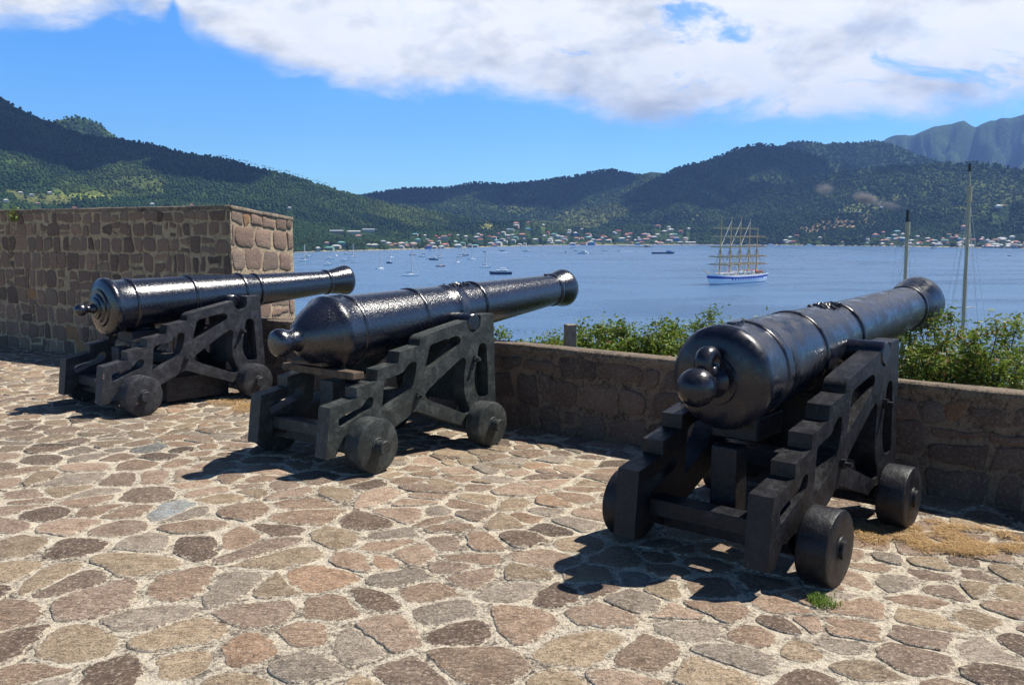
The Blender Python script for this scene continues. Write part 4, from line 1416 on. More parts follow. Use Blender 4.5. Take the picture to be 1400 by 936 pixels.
def hull_mb(L, B_, fb, m=0, sheer=0.25, stern=0.72, nst=14, stripe=None, draft=0.3):
    """boat hull along +x (bow at +L/2); returns MB"""
    mb = MB(); V, F, Mi = [], [], []
    lv = [(-draft, 0.55), (0.0, 0.80), (0.45, 0.93), (0.72, 0.98), (1.0, 1.0)]
    for i in range(nst + 1):
        t = i / nst; x = -L / 2 + L * t
        w_ = B_ / 2 * (stern + (1 - stern) * min(1, t / 0.35)) if t < 0.35 else B_ / 2 * max(0.0, 1 - ((t - 0.35) / 0.65) ** 2.3)
        z1 = fb * (1 + sheer * (2 * t - 0.8) ** 2)
        for (lz, lw) in lv:
            rake = (0.06 * L * max(0, lz)) * max(0, (t - 0.8) / 0.2)
            z = lz * z1 if lz > 0 else lz
            V.append((x + rake, w_ * lw, z)); V.append((x + rake, -w_ * lw, z))
    n = len(lv) * 2
    for i in range(nst):
        for j in range(len(lv) - 1):
            for s in (0, 1):
                a = i * n + j * 2 + s; b = (i + 1) * n + j * 2 + s
                f = (a, b, b + 2, a + 2) if s == 1 else (a, a + 2, b + 2, b)
                F.append(f); Mi.append(stripe if (stripe is not None and j == len(lv) - 2) else m)
        a = i * n + n - 2; b = (i + 1) * n + n - 2
        F.append((a, a + 1, b + 1, b)); Mi.append(0)
    F.append(tuple([j * 2 for j in range(len(lv))] + [j * 2 + 1 for j in range(len(lv))][::-1])); Mi.append(m)
    mb.V, mb.F, mb.M = V, F, Mi
    return mb

def sea_pos(u, v):
    d = ray(u, v); t = (SEA - EYE) / d[2]
    return d[0] * t, d[1] * t

def sailboat(name='sailboat', hullm=None, L=11.0, mast=15.0, cover=M_blue):
    root = empty(name)
    hullm = hullm or M_white
    hull_mb(L, L * 0.31, 1.1).build('hull', [hullm], root, smooth=True)
    mb = MB(); mb.box(-L * .12, L * .16, -L * .085, L * .085, 1.1, 1.65); mb.box(L * .03, L * .12, -L * .087, L * .087, 1.35, 1.5, 1); mb.build('cabin', [M_white, M_dark], root, bevel=0.1, segs=1)
    mb = MB(); mb.tube((L * .08, 0, 1.1), (L * .08, 0, mast + 1), 0.40, 0.34, 6); mb.tube((L * .08, -1, mast * .55), (L * .08, 1, mast * .55), 0.05, n=5); mb.build('mast', M_alu, root, smooth=True)
    mb = MB(); mb.tube((L * .08, 0, 2.6), (-L * .34, 0, 2.6), 0.24, 0.16, 7); mb.build('boom', cover, root, smooth=True)
    mb = MB()
    for a in ((L * .52, 0, 1.4), (-L * .49, 0, 1.3), (L * .08, L * .14, 1.2), (L * .08, -L * .14, 1.2)):
        mb.tube((L * .08, 0, mast + .8), a, 0.05, n=4, caps=False)
    mb.build('stays', M_alu, root)
    return root

def motorboat(name='motorboat', hullm=None, L=9.0, fly=True):
    root = empty(name)
    hullm = hullm or M_white
    hull_mb(L, L * 0.34, 1.3, stern=0.92).build('hull', [hullm], root, smooth=True)
    mb = MB(); mb.box(-L * .3, L * .2, -L * .12, L * .12, 1.3, 2.5); mb.box(-L * .28, L * .203, -L * .122, L * .122, 1.8, 2.25, 1); mb.build('cabin', [M_white, M_dark], root, bevel=0.12, segs=1)
    mb = MB(); mb.box(-L * .3, L * .08, -L * .11, L * .11, 2.5, 2.65)
    if fly: mb.box(-L * .22, L * .02, -L * .09, L * .09, 3.5, 3.6); mb.tube((-L * .2, .5, 2.6), (-L * .2, .5, 3.5), .05, n=4); mb.tube((0, .5, 2.6), (0, .5, 3.5), .05, n=4); mb.tube((-L * .2, -.5, 2.6), (-L * .2, -.5, 3.5), .05, n=4); mb.tube((0, -.5, 2.6), (0, -.5, 3.5), .05, n=4)
    mb.build('flybridge', M_white, root)
    return root

def copy_tree(o, parent=None):
    c_ = o.copy(); col.objects.link(c_)
    if parent is not None: c_.parent = parent
    for ch in [q for q in bpy.data.objects if q.parent == o]:
        copy_tree(ch, c_)
    return c_

protos = {}
def boat(kind, u, v, heading, label, scale=1.0, group=None, **kw):
    key = (kind, str(sorted((k_, str(v_)) for k_, v_ in kw.items())))
    if key not in protos:
        o = sailboat(**kw) if kind == 'sail' else motorboat(**kw)
        protos[key] = o
    else: o = copy_tree(protos[key])
    x, y = sea_pos(u, v)
    o.location = (x, y, SEA); o.rotation_euler = (0, 0, math.radians(heading)); o.scale = (scale * 1.5,) * 3
    tag(o, label, 'sailboat' if kind == 'sail' else 'motorboat', group or 'boats moored on the bay')
    return o
boat('sail', 561, 377.5, 12, 'nearest white sailboat with dark waterline, moored above the muzzle of the leftmost cannon', 1.05, hullm=M_white)
boat('sail', 519.5, 368, 60, 'white sailboat seen nearly end on, left of the nearest sailboat', 0.85, hullm=M_white)
boat('sail', 663.5, 366, 5, 'white sailboat just left of the large cabin cruiser', 0.95, hullm=M_white)
boat('sail', 602, 364.5, 30, 'dark red hulled sailboat alone in the middle of the moorings', 0.8, hullm=M_redh)
boat('sail', 625.5, 359, 60, 'white sailboat lying left of two clustered yachts and a lone mast', 0.75, hullm=M_white)
boat('sail', 644.5, 355, 30, 'white sailboat with tall mast right of the clustered yachts', 0.95, hullm=M_white)
boat('sail', 415.5, 357.5, 3, 'long white sailboat closest to the bastion corner', 1.15, hullm=M_white)
boat('sail', 482, 352, 10, 'white sailboat with a very tall mast in front of the shore houses', 1.1, hullm=M_white)
boat('sail', 484.5, 359.5, 10, 'small white sailboat right below the tall masted one', 0.6, hullm=M_white)
boat('sail', 534, 352.5, 40, 'small sailboat with blue sail cover near the shore left of centre', 0.8, hullm=M_white, cover=M_navy)
boat('sail', 564, 349, 40, 'small blue hulled sailboat near the shore behind the nearest sailboat', 0.85, hullm=M_navy)
boat('sail', 590, 343.5, 0, 'sailboat farthest back beside the small town, in front of the beach', 1.0, hullm=M_white)
boat('sail', 630, 351.5, 5, 'large white yacht in the pair of clustered yachts, left one', 1.0, hullm=M_white)
boat('sail', 635, 349.5, 5, 'blue covered yacht in the pair of clustered yachts, right one', 1.0, hullm=M_navy)
boat('sail', 601, 352.5, 8, 'sailboat with tall mast behind the dark red one', 1.0, hullm=M_white, cover=M_navy)
boat('motor', 685, 375, 184, 'large white cabin cruiser with dark blue hull near the barrel of the middle cannon', 1.35, hullm=M_navy, L=12.0)
boat('motor', 421, 352, 3, 'white motorboat behind the long sailboat by the bastion', 1.1, L=9.0)
boat('motor', 451, 355, 5, 'white motorboat, upper of two left of the fishing boats', 1.05, L=9.0)
boat('motor', 448.5, 363, 3, 'white open motorboat just above the muzzle of the leftmost cannon', 0.95, L=9.0)
boat('motor', 470.5, 357.5, 5, 'white motorboat centred between two groups left of the tall mast', 1.0, L=9.0)
boat('motor', 473, 347.5, 60, 'tiny blue topped motorboat close to the shore', 0.7, hullm=M_navy, L=7.0, fly=False)
boat('motor', 460, 350, 70, 'tiny white motorboat seen end on near the shore houses', 0.65, L=9.0)
boat('motor', 532, 360, 160, 'small dark motorboat between the two nearest sailboats', 0.9, hullm=M_navy, L=7.0, fly=False)
boat('motor', 577, 351.5, 4, 'white motorboat left of the blue motor yacht', 1.05, L=9.0)
boat('motor', 587, 354, 8, 'white motorboat touching the blue motor yacht in the middle moorings', 0.9, L=9.0)
boat('motor', 593, 355.5, 172, 'blue and white motor yacht in the middle of the moorings', 1.15, hullm=M_navy, L=9.0)
boat('motor', 579, 347.5, 40, 'tiny dark motorboat behind the middle moorings', 0.7, hullm=M_navy, L=7.0, fly=False)
boat('motor', 682, 342.3, 5, 'tiny boat at left of the far pair before the town', 0.8, L=7.0, fly=False)
boat('motor', 687, 343.3, 5, 'small blue boat at right of the far pair before the town', 1.0, hullm=M_navy, L=7.0, fly=False)
boat('motor', 712.5, 338, 5, 'tiny white boat nearest to the town beach', 0.8, L=7.0, fly=False)
boat('motor', 719, 344, 175, 'grey white fishing boat before the town centre', 1.3, L=9.0, fly=False)
boat('motor', 738, 341.5, 90, 'tiny white boat seen end on before the red roofed houses', 0.8, L=7.0, fly=False)
boat('motor', 773, 345.5, 90, 'small dark boat seen end on, left of the speeding launch', 1.0, hullm=M_navy, L=7.0, fly=False)
boat('motor', 783.5, 339.3, 0, 'flat white boat farthest back at centre', 1.3, L=9.0, fly=False)
boat('motor', 787.5, 343.3, 0, 'white workboat between the far boat and the big white launch', 1.2, L=9.0, fly=False)
boat('motor', 797, 347, 160, 'big white launch above the muzzle of the middle cannon', 1.7, L=9.0)
boat('motor', 827.5, 343.5, 5, 'lone white boat right of the big white launch', 1.3, L=9.0, fly=False)
boat('motor', 846, 343.6, 180, 'white speedboat trailing a long wake towards the cargo ship', 0.8, L=7.0, fly=False)
boat('motor', 662.5, 344.6, 180, 'tiny dark launch drawing a straight white wake before the town', 0.7, hullm=M_navy, L=7.0, fly=False)
boat('motor', 1054, 335.8, 5, 'white boat near the far shore just right of the tall ship', 1.7, L=9.0, fly=False)
boat('motor', 1069, 335.6, 5, 'tiny white boat on the far water, second right of the tall ship', 0.8, L=7.0, fly=False)
boat('motor', 1106.5, 335.8, 5, 'low white boat on the far water before the brown field', 1.5, L=9.0, fly=False)
boat('motor', 1276, 340, 5, 'small dark boat between the two slender masts', 1.0, hullm=M_navy, L=9.0)
boat('motor', 1380, 350, 5, 'tiny dark boat alone at right of the tall mast', 0.6, hullm=M_navy, L=7.0, fly=False)

# wakes: foam on the water
M_foam = mat_simple('foam', (0.8, 0.82, 0.84), 0.8, 0.1, 0.3)
for (u0, v0, u1, v1), lb in (((664, 344.6, 694, 345.0), 'straight white foam wake behind the tiny dark launch'), ((848, 343.6, 866, 343.4), 'short white wake behind the speedboat')):
    x0, y0 = sea_pos(u0, v0); x1, y1 = sea_pos(u1, v1)
    n = 30; V, F = [], []
    for k in range(n + 1):
        t = k / n; wd = 1.6 + 5 * t * (0.6 + 0.8 * float(vnoise(np.array(k * .7), np.array(1.))))
        V += [(x0 + (x1 - x0) * t, y0 + (y1 - y0) * t - wd, SEA + 0.03), (x0 + (x1 - x0) * t, y0 + (y1 - y0) * t + wd, SEA + 0.03)]
    F = [(2 * k, 2 * k + 2, 2 * k + 3, 2 * k + 1) for k in range(n)]
    tag(mesh_np('wake', V, F, M_foam), label=lb, cat='wake')

# cargo ship
x, y = sea_pos(906, 347)
rt = empty('cargo_ship', (x, y, SEA), math.radians(2))
tag(rt, 'low dark navy cargo ship with blue and white wheelhouse at its right end', 'ship')
Dk = math.hypot(x, y); SL = 29.5 / 1265 * Dk
hull_mb(SL, 9, 3.6, sheer=0.15, stern=0.95).build('hull', [M_navy], rt, smooth=True)
mb = MB(); mb.box(SL * .17, SL * .38, -3.5, 3.5, 3.6, 6.8); mb.box(SL * .172, SL * .383, -3.4, 3.6, 5.4, 6.2, 1); mb.build('wheelhouse', [mat_simple('blue_ship_paint', (0.10, 0.22, 0.45), 0.5), M_dark], rt)
mb = MB(); mb.box(SL * .22, SL * .33, -2.6, 2.6, 6.8, 8.8); mb.build('bridge', M_white, rt)
mb = MB(); mb.tube((SL * .27, 0, 8.8), (SL * .27, 0, 12.5), .2, n=6); mb.build('mast', M_white, rt)

# jetty before the town
x0, y0 = sea_pos(847, 336.6); x1, y1 = sea_pos(891, 338.2)
mb = MB()
ang = math.atan2(y1 - y0, x1 - x0); Lj = math.hypot(x1 - x0, y1 - y0)
mb.box(0, Lj, -5, 5, 0.6, 2.2)
for k in range(12): mb.tube((Lj * (k + .5) / 12, -4, -2), (Lj * (k + .5) / 12, -4, .6), .5, n=6); mb.tube((Lj * (k + .5) / 12, 4, -2), (Lj * (k + .5) / 12, 4, .6), .5, n=6)
mb.box(Lj * .80, Lj * .92, -3, 3, 2.2, 6)
je = mb.build('jetty', mat_simple('jetty_concrete', (0.34, 0.31, 0.27), 0.9, 0.3, .3)); je.location = (x0, y0, SEA); je.rotation_euler = (0, 0, ang)
tag(je, 'long low grey concrete jetty reaching right from the town shore', 'jetty')

# five-masted sailing ship
M_sailc = mat_simple('furled_sailcloth', (0.62, 0.50, 0.30), 0.8, 0.15, 0.4)
def tall_ship():
    bx, by = sea_pos(970.5, 389.5); sx, sy = sea_pos(1041, 384.5)
    L = math.hypot(bx - sx, by - sy)
    cx_, cy_ = (bx + sx) / 2, (by + sy) / 2
    ang = math.atan2(by - sy, bx - sx)      # +x towards the bow
    root = empty('tall_ship', (cx_, cy_, SEA), ang)
    tag(root, 'white and blue five masted sailing ship with furled sails at anchor in the bay', 'sailing ship')
    B_ = 16
    # hull: white below, blue band, white bulwark
    V, F, Mi = [], [], []
    nst = 40
    lv = [(-0.4, 0.80), (0.6, 0.86), (3.2, 0.96), (4.4, 0.985), (6.3, 1.0), (7.4, 1.0)]
    for i in range(nst + 1):
        t = i / nst; x = -L / 2 + L * t
        wd = B_ / 2 * ((0.62 + 0.38 * math.sin(PI / 2 * min(1, t / 0.3))) if t < 0.6 else max(0.01, 1 - ((t - 0.6) / 0.4) ** 2.4))
        shr = 2.6 * max(0, (t - 0.55) / 0.45) ** 1.8 + 1.2 * max(0, (0.3 - t) / 0.3) ** 2
        for (lz, lw) in lv:
            rk = max(0, (t - 0.75) / 0.25) * 0.9 * max(0, lz) - max(0, (0.15 - t) / 0.15) * 0.55 * max(0, lz)
            zz = lz + (shr * max(0, lz) / 7.4)
            V.append((x + rk, wd * lw, zz)); V.append((x + rk, -wd * lw, zz))
    n = len(lv) * 2
    for i in range(nst):
        for j in range(len(lv) - 1):
            for s in (0, 1):
                a = i * n + j * 2 + s; b = (i + 1) * n + j * 2 + s
                F.append((a, b, b + 2, a + 2) if s == 1 else (a, a + 2, b + 2, b))
                mt = 2 if j == 0 else 0
                if j == 3: mt = 1
                if j == 2 and 0.08 < i / nst < 0.72 and i % 2 == 0: mt = 1
                Mi.append(mt)
        a = i * n + n - 4; b = (i + 1) * n + n - 4
        F.append((a, a + 1, b + 1, b)); Mi.append(3)
    F.append(tuple([j * 2 for j in range(len(lv))] + [j * 2 + 1 for j in range(len(lv))][::-1])); Mi.append(0)
    M_hw = mat_simple('ship_white', (0.74, 0.80, 0.88), 0.4, 0.05, 0.2); M_hb = mat_simple('ship_blue_band', (0.01, 0.04, 0.30), 0.4, 0.1, 0.2)
    M_hk = mat_simple('ship_boot_topping', (0.02, 0.03, 0.10), 0.5); M_deck = mat_simple('teak_deck', (0.33, 0.23, 0.14), 0.8)
    mesh_np('hull', V, F, [M_hw, M_hb, M_hk, M_deck], root, smooth=False, mi=Mi)
    mb = MB(); mb.tube((L * .49, 0, 9.2), (L * .49 + 13, 0, 13.6), .5, .2, 8); mb.build('bowsprit', M_tan, root, smooth=True)
    rr = random.Random(4)
    # deck houses
    for k, (xa, xb, h_) in enumerate(((-.40, -.28, 3.0), (-.24, -.12, 2.4), (-.07, .05, 2.8), (.10, .22, 2.4), (.27, .36, 2.2))):
        mb = MB(); mb.box(L * xa, L * xb, -4.2, 4.2, 6.5, 6.6 + h_ + 1.0); mb.box(L * xa - .2, L * xb + .2, -4.5, 4.5, 7.6 + h_, 7.8 + h_); mb.box(L * xa + .5, L * xb - .5, -4.22, 4.22, 8.0, 8.8, 1); mb.build('deckhouse', [M_white, M_dark], root)
    M_or = mat_simple('orange_lifeboat', (0.62, 0.16, 0.05), 0.5)
    for k in range(6):
        x_ = L * (-.36 + .085 * k); hb = hull_mb(6.5, 2.2, 1.4, stern=.5)
        for s in (-1, 1):
            mb = MB(); mb.V = [(p[0] + x_, p[1] + s * 6.2, p[2] + 9.4) for p in hb.V]; mb.F = hb.F; mb.M = [0] * len(hb.F)
            mb.build('lifeboat', M_or if k < 2 else M_white, root, smooth=True)
    mb = MB(); mb.box(-L * .36, -L * .27, -4, 4, 11.0, 11.4); mb.build('awning', M_or, root)
    # masts with yards
    mx = [-0.375, -0.215, -0.035, 0.150, 0.335]
    tops = [52, 60, 60.5, 61, 59]
    for k in range(5):
        x_ = L * mx[k]; H_ = tops[k]; rk = -2.2
        def at(z): return (x_ + rk * z / 60, 0, z)
        mb = MB(); mb.tube(at(6), at(H_ * .55), .85, .70, 8); mb.tube(at(H_ * .52), at(H_), .60, .28, 8)
        mast = mb.build('mast', M_tan, root, smooth=True)
        for zf, hl in ((17.5, 12.6), (24.5, 12.2), (33.5, 11.0), (42.5, 9.8), (50.0, 8.4)):
            if zf > H_ - 2: continue
            if k == 0 and zf > 45: continue
            c_ = at(zf); mb = MB()
            mb.tube((c_[0] + .6, -hl, zf + .25), (c_[0] + .6, hl, zf - .25), .36, n=6)
            # furled sail on the yard
            mb.tube((c_[0] + .7, -hl * .82, zf + .75), (c_[0] + .7, hl * .82, zf + .45), .46, n=6, m=1)
            mb.build('yard', [M_tan, M_sailc], mast, smooth=True)
    mb = MB()
    for k in range(4):
        x0_, x1_ = L * mx[k], L * mx[k + 1]
        if k >= 1:
            mb.tube((x0_ - 2, 0, 57), (x1_ - 1, 0, 33), .26, .38, 6)
    mb.build('furled_staysails', M_alu, root, smooth=True)
    mb = MB()
    for k in range(5):
        x_ = L * mx[k]
        for s in (-1, 1):
            for q in (-3, 0, 3):
                mb.tube((x_ - 1, 0, 33), (x_ + q, s * 7.6, 7.4), .11, n=3, caps=False)
            mb.tube((x_ - 2, 0, tops[k] - 3), (x_ - 6, s * 7.6, 7.4), .06, n=3, caps=False)
        mb.tube((x_ - 2, 0, tops[k] - 3), ((L * mx[k + 1]) if k < 4 else L * .49 + 12.5, 0, 9 if k < 4 else 13.4), .06, n=3, caps=False)
    mb.build('rigging', mat_simple('rope', (0.25, 0.22, 0.18), 0.8), root)
tall_ship()

# schooner berthed below the fort: only its two masts rise into view
def schooner():
    d1 = ray(1327, 318); d2 = ray(1242, 318)
    D1 = 108.0; D2 = 122.0
    p1 = Vector((d1[0] * D1, d1[1] * D1, SEA)); p2 = Vector((d2[0] * D2, d2[1] * D2, SEA))
    v = p2 - p1; ang = math.atan2(v.y, v.x); sp = v.length
    mid = (p1 + p2) / 2
    root = empty('schooner', mid, ang)
    tag(root, 'two masted schooner berthed below the fort, only its two pale masts and stays in view', 'sailing ship')
    hull_mb(sp + 24, 8, 2.6, m=0, sheer=.3).build('hull', [M_white], root, smooth=True)
    hs = sp / 2
    z1 = EYE + D1 * (318 - 226) / 1265 - SEA; z2 = EYE + D2 * (318 - 288) / 1265 - SEA
    M_mast = mat_simple('pale_buff_mast', (0.46, 0.36, 0.23), 0.5, 0.15, 1.0)
    for sx, H_, rr in ((-hs, z1, .25), (hs, z2, .28)):
        zt = H_ - 2.6 if sx < 0 else H_ - 1.6
        mb = MB()
        k = 0.95 if sx < 0 else 0.4
        mb.tube((sx, 0, 2), (sx + k * .7, 0, zt), rr, rr * .8, 12); mb.tube((sx + k * .65, 0, zt - 1.0), (sx + k, 0, H_), rr * .42, .07, 10)
        mast = mb.build('mast', M_mast, root, smooth=True)
        mb = MB(); mb.box(sx + k * .7 - .45, sx + k * .7 + .45, -.4, .4, zt - 1.75, zt - 1.6); mb.tube((sx + k * .7, 0, zt - 1.6), (sx + k * .7, 0, zt + .1), rr * 1.15, n=10); mb.build('masthead', M_mast, mast, smooth=True)
        mb = MB(); mb.tube((sx + k * .98, 0, H_ - (1.6 if sx > 0 else 0.8)), (sx + k, 0, H_ + .1), .26 if sx > 0 else .14, .18, n=8); mb.build('truck', mat_simple('dark_masthead', (0.02, 0.02, 0.02), .6), mast, smooth=True)
        mb = MB()
        zc = (z1 * 0.0 + EYE + 108 * (318 - 421) / 1265 - SEA) if sx < 0 else EYE + 122 * (318 - 337) / 1265 - SEA
        w_ = 1.35
        mb.tube((sx + .5, -w_, zc), (sx + .5, w_, zc), .08, n=6); mb.build('crosstree', M_alu, mast)
        if sx < 0:
            zc2 = EYE + 108 * (318 - 337) / 1265 - SEA
            mb = MB(); mb.tube((sx + .8, -.9, zc2), (sx + .8, .9, zc2), .08, n=6); mb.build('crosstree', M_alu, mast)
        mb = MB()
        for s in (-1, 1):
            mb.tube((sx + k * .7, 0, zt - 2), (sx + .5, s * w_, zc), .022, n=4, caps=False); mb.tube((sx + .5, s * w_, zc), (sx, s * 3.8, 2.5), .022, n=4, caps=False)
            for q in (-4, 4): mb.tube((sx + k * .7, 0, zt - 2), (sx + q, s * 3.8, 2.5), .022, n=4, caps=False)
            mb.tube((sx + k * .7, 0, zt - 1), (sx + s * 13, s * 1.0, 2.6), .022, n=4, caps=False)
        mb.build('rigging', M_alu, mast)
    mb = MB(); mb.box(-hs * .6, hs * .6, -2, 2, 2.6, 4.2); mb.build('deckhouse', M_white, root)
schooner()


# ------------------------------------------------------------------ buildings round the bay
def house_mesh(L, Wd, H_, rh, hip, wallc, roofc, name):
    mb = MB()
    mb.box(-L / 2, L / 2, -Wd / 2, Wd / 2, -2.0, H_, 0)
    o_ = .5; z0 = H_ + .02; z1 = H_ + rh
    hx = L / 2 - (Wd / 2 if hip else 0)
    V = [(-L / 2 - o_, -Wd / 2 - o_, z0), (L / 2 + o_, -Wd / 2 - o_, z0), (L / 2 + o_, Wd / 2 + o_, z0), (-L / 2 - o_, Wd / 2 + o_, z0), (-hx, 0, z1), (hx, 0, z1)]
    mb.add(V, [(0, 1, 5, 4), (2, 3, 4, 5), (1, 2, 5), (3, 0, 4), (3, 2, 1, 0)], 1)
    # doors and windows
    k = -L / 2 + 1.2
    while k < L / 2 - 1.4:
        for s in (-1, 1):
            ya, yb = (s * (Wd / 2 + .0), s * (Wd / 2 + .06))
            mb.box(k, k + 1.0, min(ya, yb), max(ya, yb), 0.9, 2.1, 2)
        k += 2.6
    return mb
M_glass = mat_simple('dark_window', (0.03, 0.035, 0.04), 0.2, 0.1, 1)
def hm(c, r=0.75): return mat_simple('render_%02d' % int(sum(c) * 30), c, r, 0.12, 0.4)
WALLS = {'white': (0.52, 0.49, 0.43), 'cream': (0.48, 0.40, 0.28), 'pink': (0.48, 0.28, 0.22), 'blue': (0.10, 0.20, 0.46), 'tan': (0.34, 0.26, 0.19), 'green': (0.22, 0.31, 0.23)}
ROOFS = {'white': (0.55, 0.54, 0.51), 'red': (0.36, 0.09, 0.055), 'grey': (0.34, 0.36, 0.38), 'green': (0.14, 0.34, 0.28), 'rust': (0.34, 0.17, 0.10), 'turquoise': (0.18, 0.42, 0.42), 'salmon': (0.60, 0.27, 0.20)}
WM = {k_: hm(v_) for k_, v_ in WALLS.items()}; RM = {k_: hm(v_, 0.6) for k_, v_ in ROOFS.items()}
HOUSES = []
def clear_of_houses(a, r, w_):
    ok = np.ones(len(a), bool)
    for (ah, rh, Lh) in HOUSES:
        ok &= ~((np.abs(a - ah) * r < Lh * 0.5 + w_ * 0.5) & (r < rh + Lh * .6) & (r > rh - 120))
    return ok
hproto = {}
def house(az_, r_, wk, rk, L, label, rot, H_=3.2, group=None, Wd=None, sc=1.0, zoff=0.0):
    Wd = Wd or min(L * .75, 9)
    key = (wk, rk, L, H_)
    x, y = r_ * math.sin(az_), r_ * math.cos(az_)
    z = float(terrain(np.array([x]), np.array([y]))[0])
    if key not in hproto:
        o = house_mesh(L, Wd, H_, 2.2 if L < 30 else 2.5, L < 20, wk, rk, 'house').build('house', [WM[wk], RM[rk], M_glass])
        hproto[key] = o
    else:
        o = hproto[key].copy(); col.objects.link(o)
    o.location = (x, y, max(z, SEA + 1.2) + zoff); o.rotation_euler = (0, 0, rot); o.scale = (sc,) * 3
    HOUSES.append((az_, r_, L * sc))
    tag(o, label, 'house', group)
    return o

rh_ = random.Random(21)
def area_houses(u0, u1, n, dmin, dmax, where, weights=None, big=1.3):
    for k in range(n):
        u = rh_.uniform(u0, u1); a = az_of(u)
        r_ = float(shore(np.array([a]))[0]) + dmin + (dmax - dmin) * rh_.random() ** 1.5
        wk = rh_.choices(list(WALLS), [6, 3, 1.2, .5, 2, .7])[0]
        rk = rh_.choices(list(ROOFS), weights or [6, 2.2, 2.5, 1.0, 1.8, .8, 1.2])[0]
        L = rh_.choice([9, 12, 16]); H_ = rh_.choice([3.2, 3.2, 6.0])
        storey = 'two storey' if H_ > 4 else 'low'
        house(a, r_, wk, rk, L, '%s %s house with %s roof %s' % (storey, wk, rk, where), -a + rh_.uniform(-.5, .5), H_, group='%s %s houses with %s roofs %s' % (storey, wk, rk, where), sc=big * rh_.uniform(.95, 1.25), zoff=rh_.uniform(0, 1.0))
area_houses(560, 740, 62, 20, 420, 'in the left half of the shore town', big=1.2)
area_houses(740, 945, 84, 20, 360, 'in the middle of the shore town', big=1.35)
area_houses(1195, 1420, 76, 20, 260, 'in the village on the right shore', big=1.25)
area_houses(1060, 1190, 10, 25, 120, 'scattered along the shore below the brown field', big=1.0)
area_houses(412, 560, 13, 22, 160, 'among trees on the shore at left', big=1.2)
area_houses(1360, 1440, 14, 250, 700, 'climbing the slope at the far right', big=1.5)

def hill_house(u, v, wk, rk, L, label, H_=3.2, rot=None, sc=1.0, group=None):
    """find where the line of sight meets the land"""
    a, s = bearing(u, v)
    R = np.arange(1500, 7000, 6.0)
    z = terrain(R * math.sin(a), R * math.cos(a))
    hit = np.nonzero((EYE + s * R) <= z + 3)[0]
    if not len(hit): return
    return house(a, R[hit[0]] - 6, wk, rk, L, label, -a if rot is None else rot, H_, group=group, sc=sc, zoff=2.5)
hill_house(460, 318, 'tan', 'grey', 40, 'leftmost long grey roofed shed on the slope behind the shore trees', 6.0)
hill_house(484, 318.5, 'white', 'white', 40, 'long white building between two grey sheds on the slope', 6.0)
hill_house(504, 316, 'white', 'grey', 40, 'rightmost long grey roofed shed on the slope behind the shore trees', 6.0)
hill_house(490, 323.5, 'cream', 'salmon', 16, 'house with bright orange red roof below the long sheds', 3.2, sc=1.2)
hill_house(467, 335, 'green', 'green', 16, 'large pale green house with green roof on the shore at left', 6.0, sc=1.3)
hill_house(512, 336, 'cream', 'white', 16, 'cream house with white roof on the shore, left of the orange walled one', 3.2, sc=1.3)
hill_house(549, 334, 'white', 'white', 16, 'wide white roofed house joined to the orange walled one', 3.2, sc=1.3)
hill_house(556, 336, 'pink', 'rust', 12, 'orange walled house on the shore left of the town', 3.2, sc=1.3)
hill_house(679, 332, 'blue', 'blue' if 'blue' in ROOFS else 'turquoise', 12, 'bright blue walled house in the front row of the town', 6.0, sc=1.5)
hill_house(714, 323, 'pink', 'salmon', 16, 'salmon pink house above the town front', 6.0, sc=1.5)
hill_house(656, 329, 'white', 'red', 16, 'white house with broad red roof in the front row of the town', 3.2, sc=1.4)
hill_house(925, 328, 'blue', 'grey', 16, 'tall blue grey building in the right part of the town', 6.0, sc=1.5)
hill_house(850, 329, 'white', 'white', 16, 'large plain white hall near the jetty', 6.0, sc=1.7)
hill_house(944, 332, 'white', 'white', 40, 'long white roofed shed at the right end of the town', 3.2)
hill_house(1318, 313, 'pink', 'salmon', 12, 'tall pink building on the slope just left of the tall mast', 6.0, sc=1.7)
for k, (u, v, wk, rk, lb) in enumerate(((68, 264, 'white', 'white', 'white house highest of those over the left end of the bastion'), (43, 267, 'white', 'grey', 'white house lowest left over the bastion top'), (28, 264, 'cream', 'white', 'small cream house at far left over the bastion top'),
        (8, 275, 'white', 'white', 'white house nearest to the left edge above the bastion'), (52, 279, 'tan', 'rust', 'tan house just above the bastion rim at left'), (102, 285, 'white', 'red', 'red roofed house touching the bastion rim'), (208, 280, 'white', 'white', 'lone white house on the slope above the middle of the bastion'),
        (262, 281, 'white', 'red', 'small red roofed house above the right part of the bastion'), (396, 285, 'white', 'white', 'lone white house on the slope above the bastion corner'), (1205, 283, 'white', 'white', 'white house on the slope left of the shorter mast'), (1175, 290, 'white', 'grey', 'small house on the slope beside the brown field'))):
    hill_house(u, v, wk, rk, 12, lb, 3.2, sc=1.1)

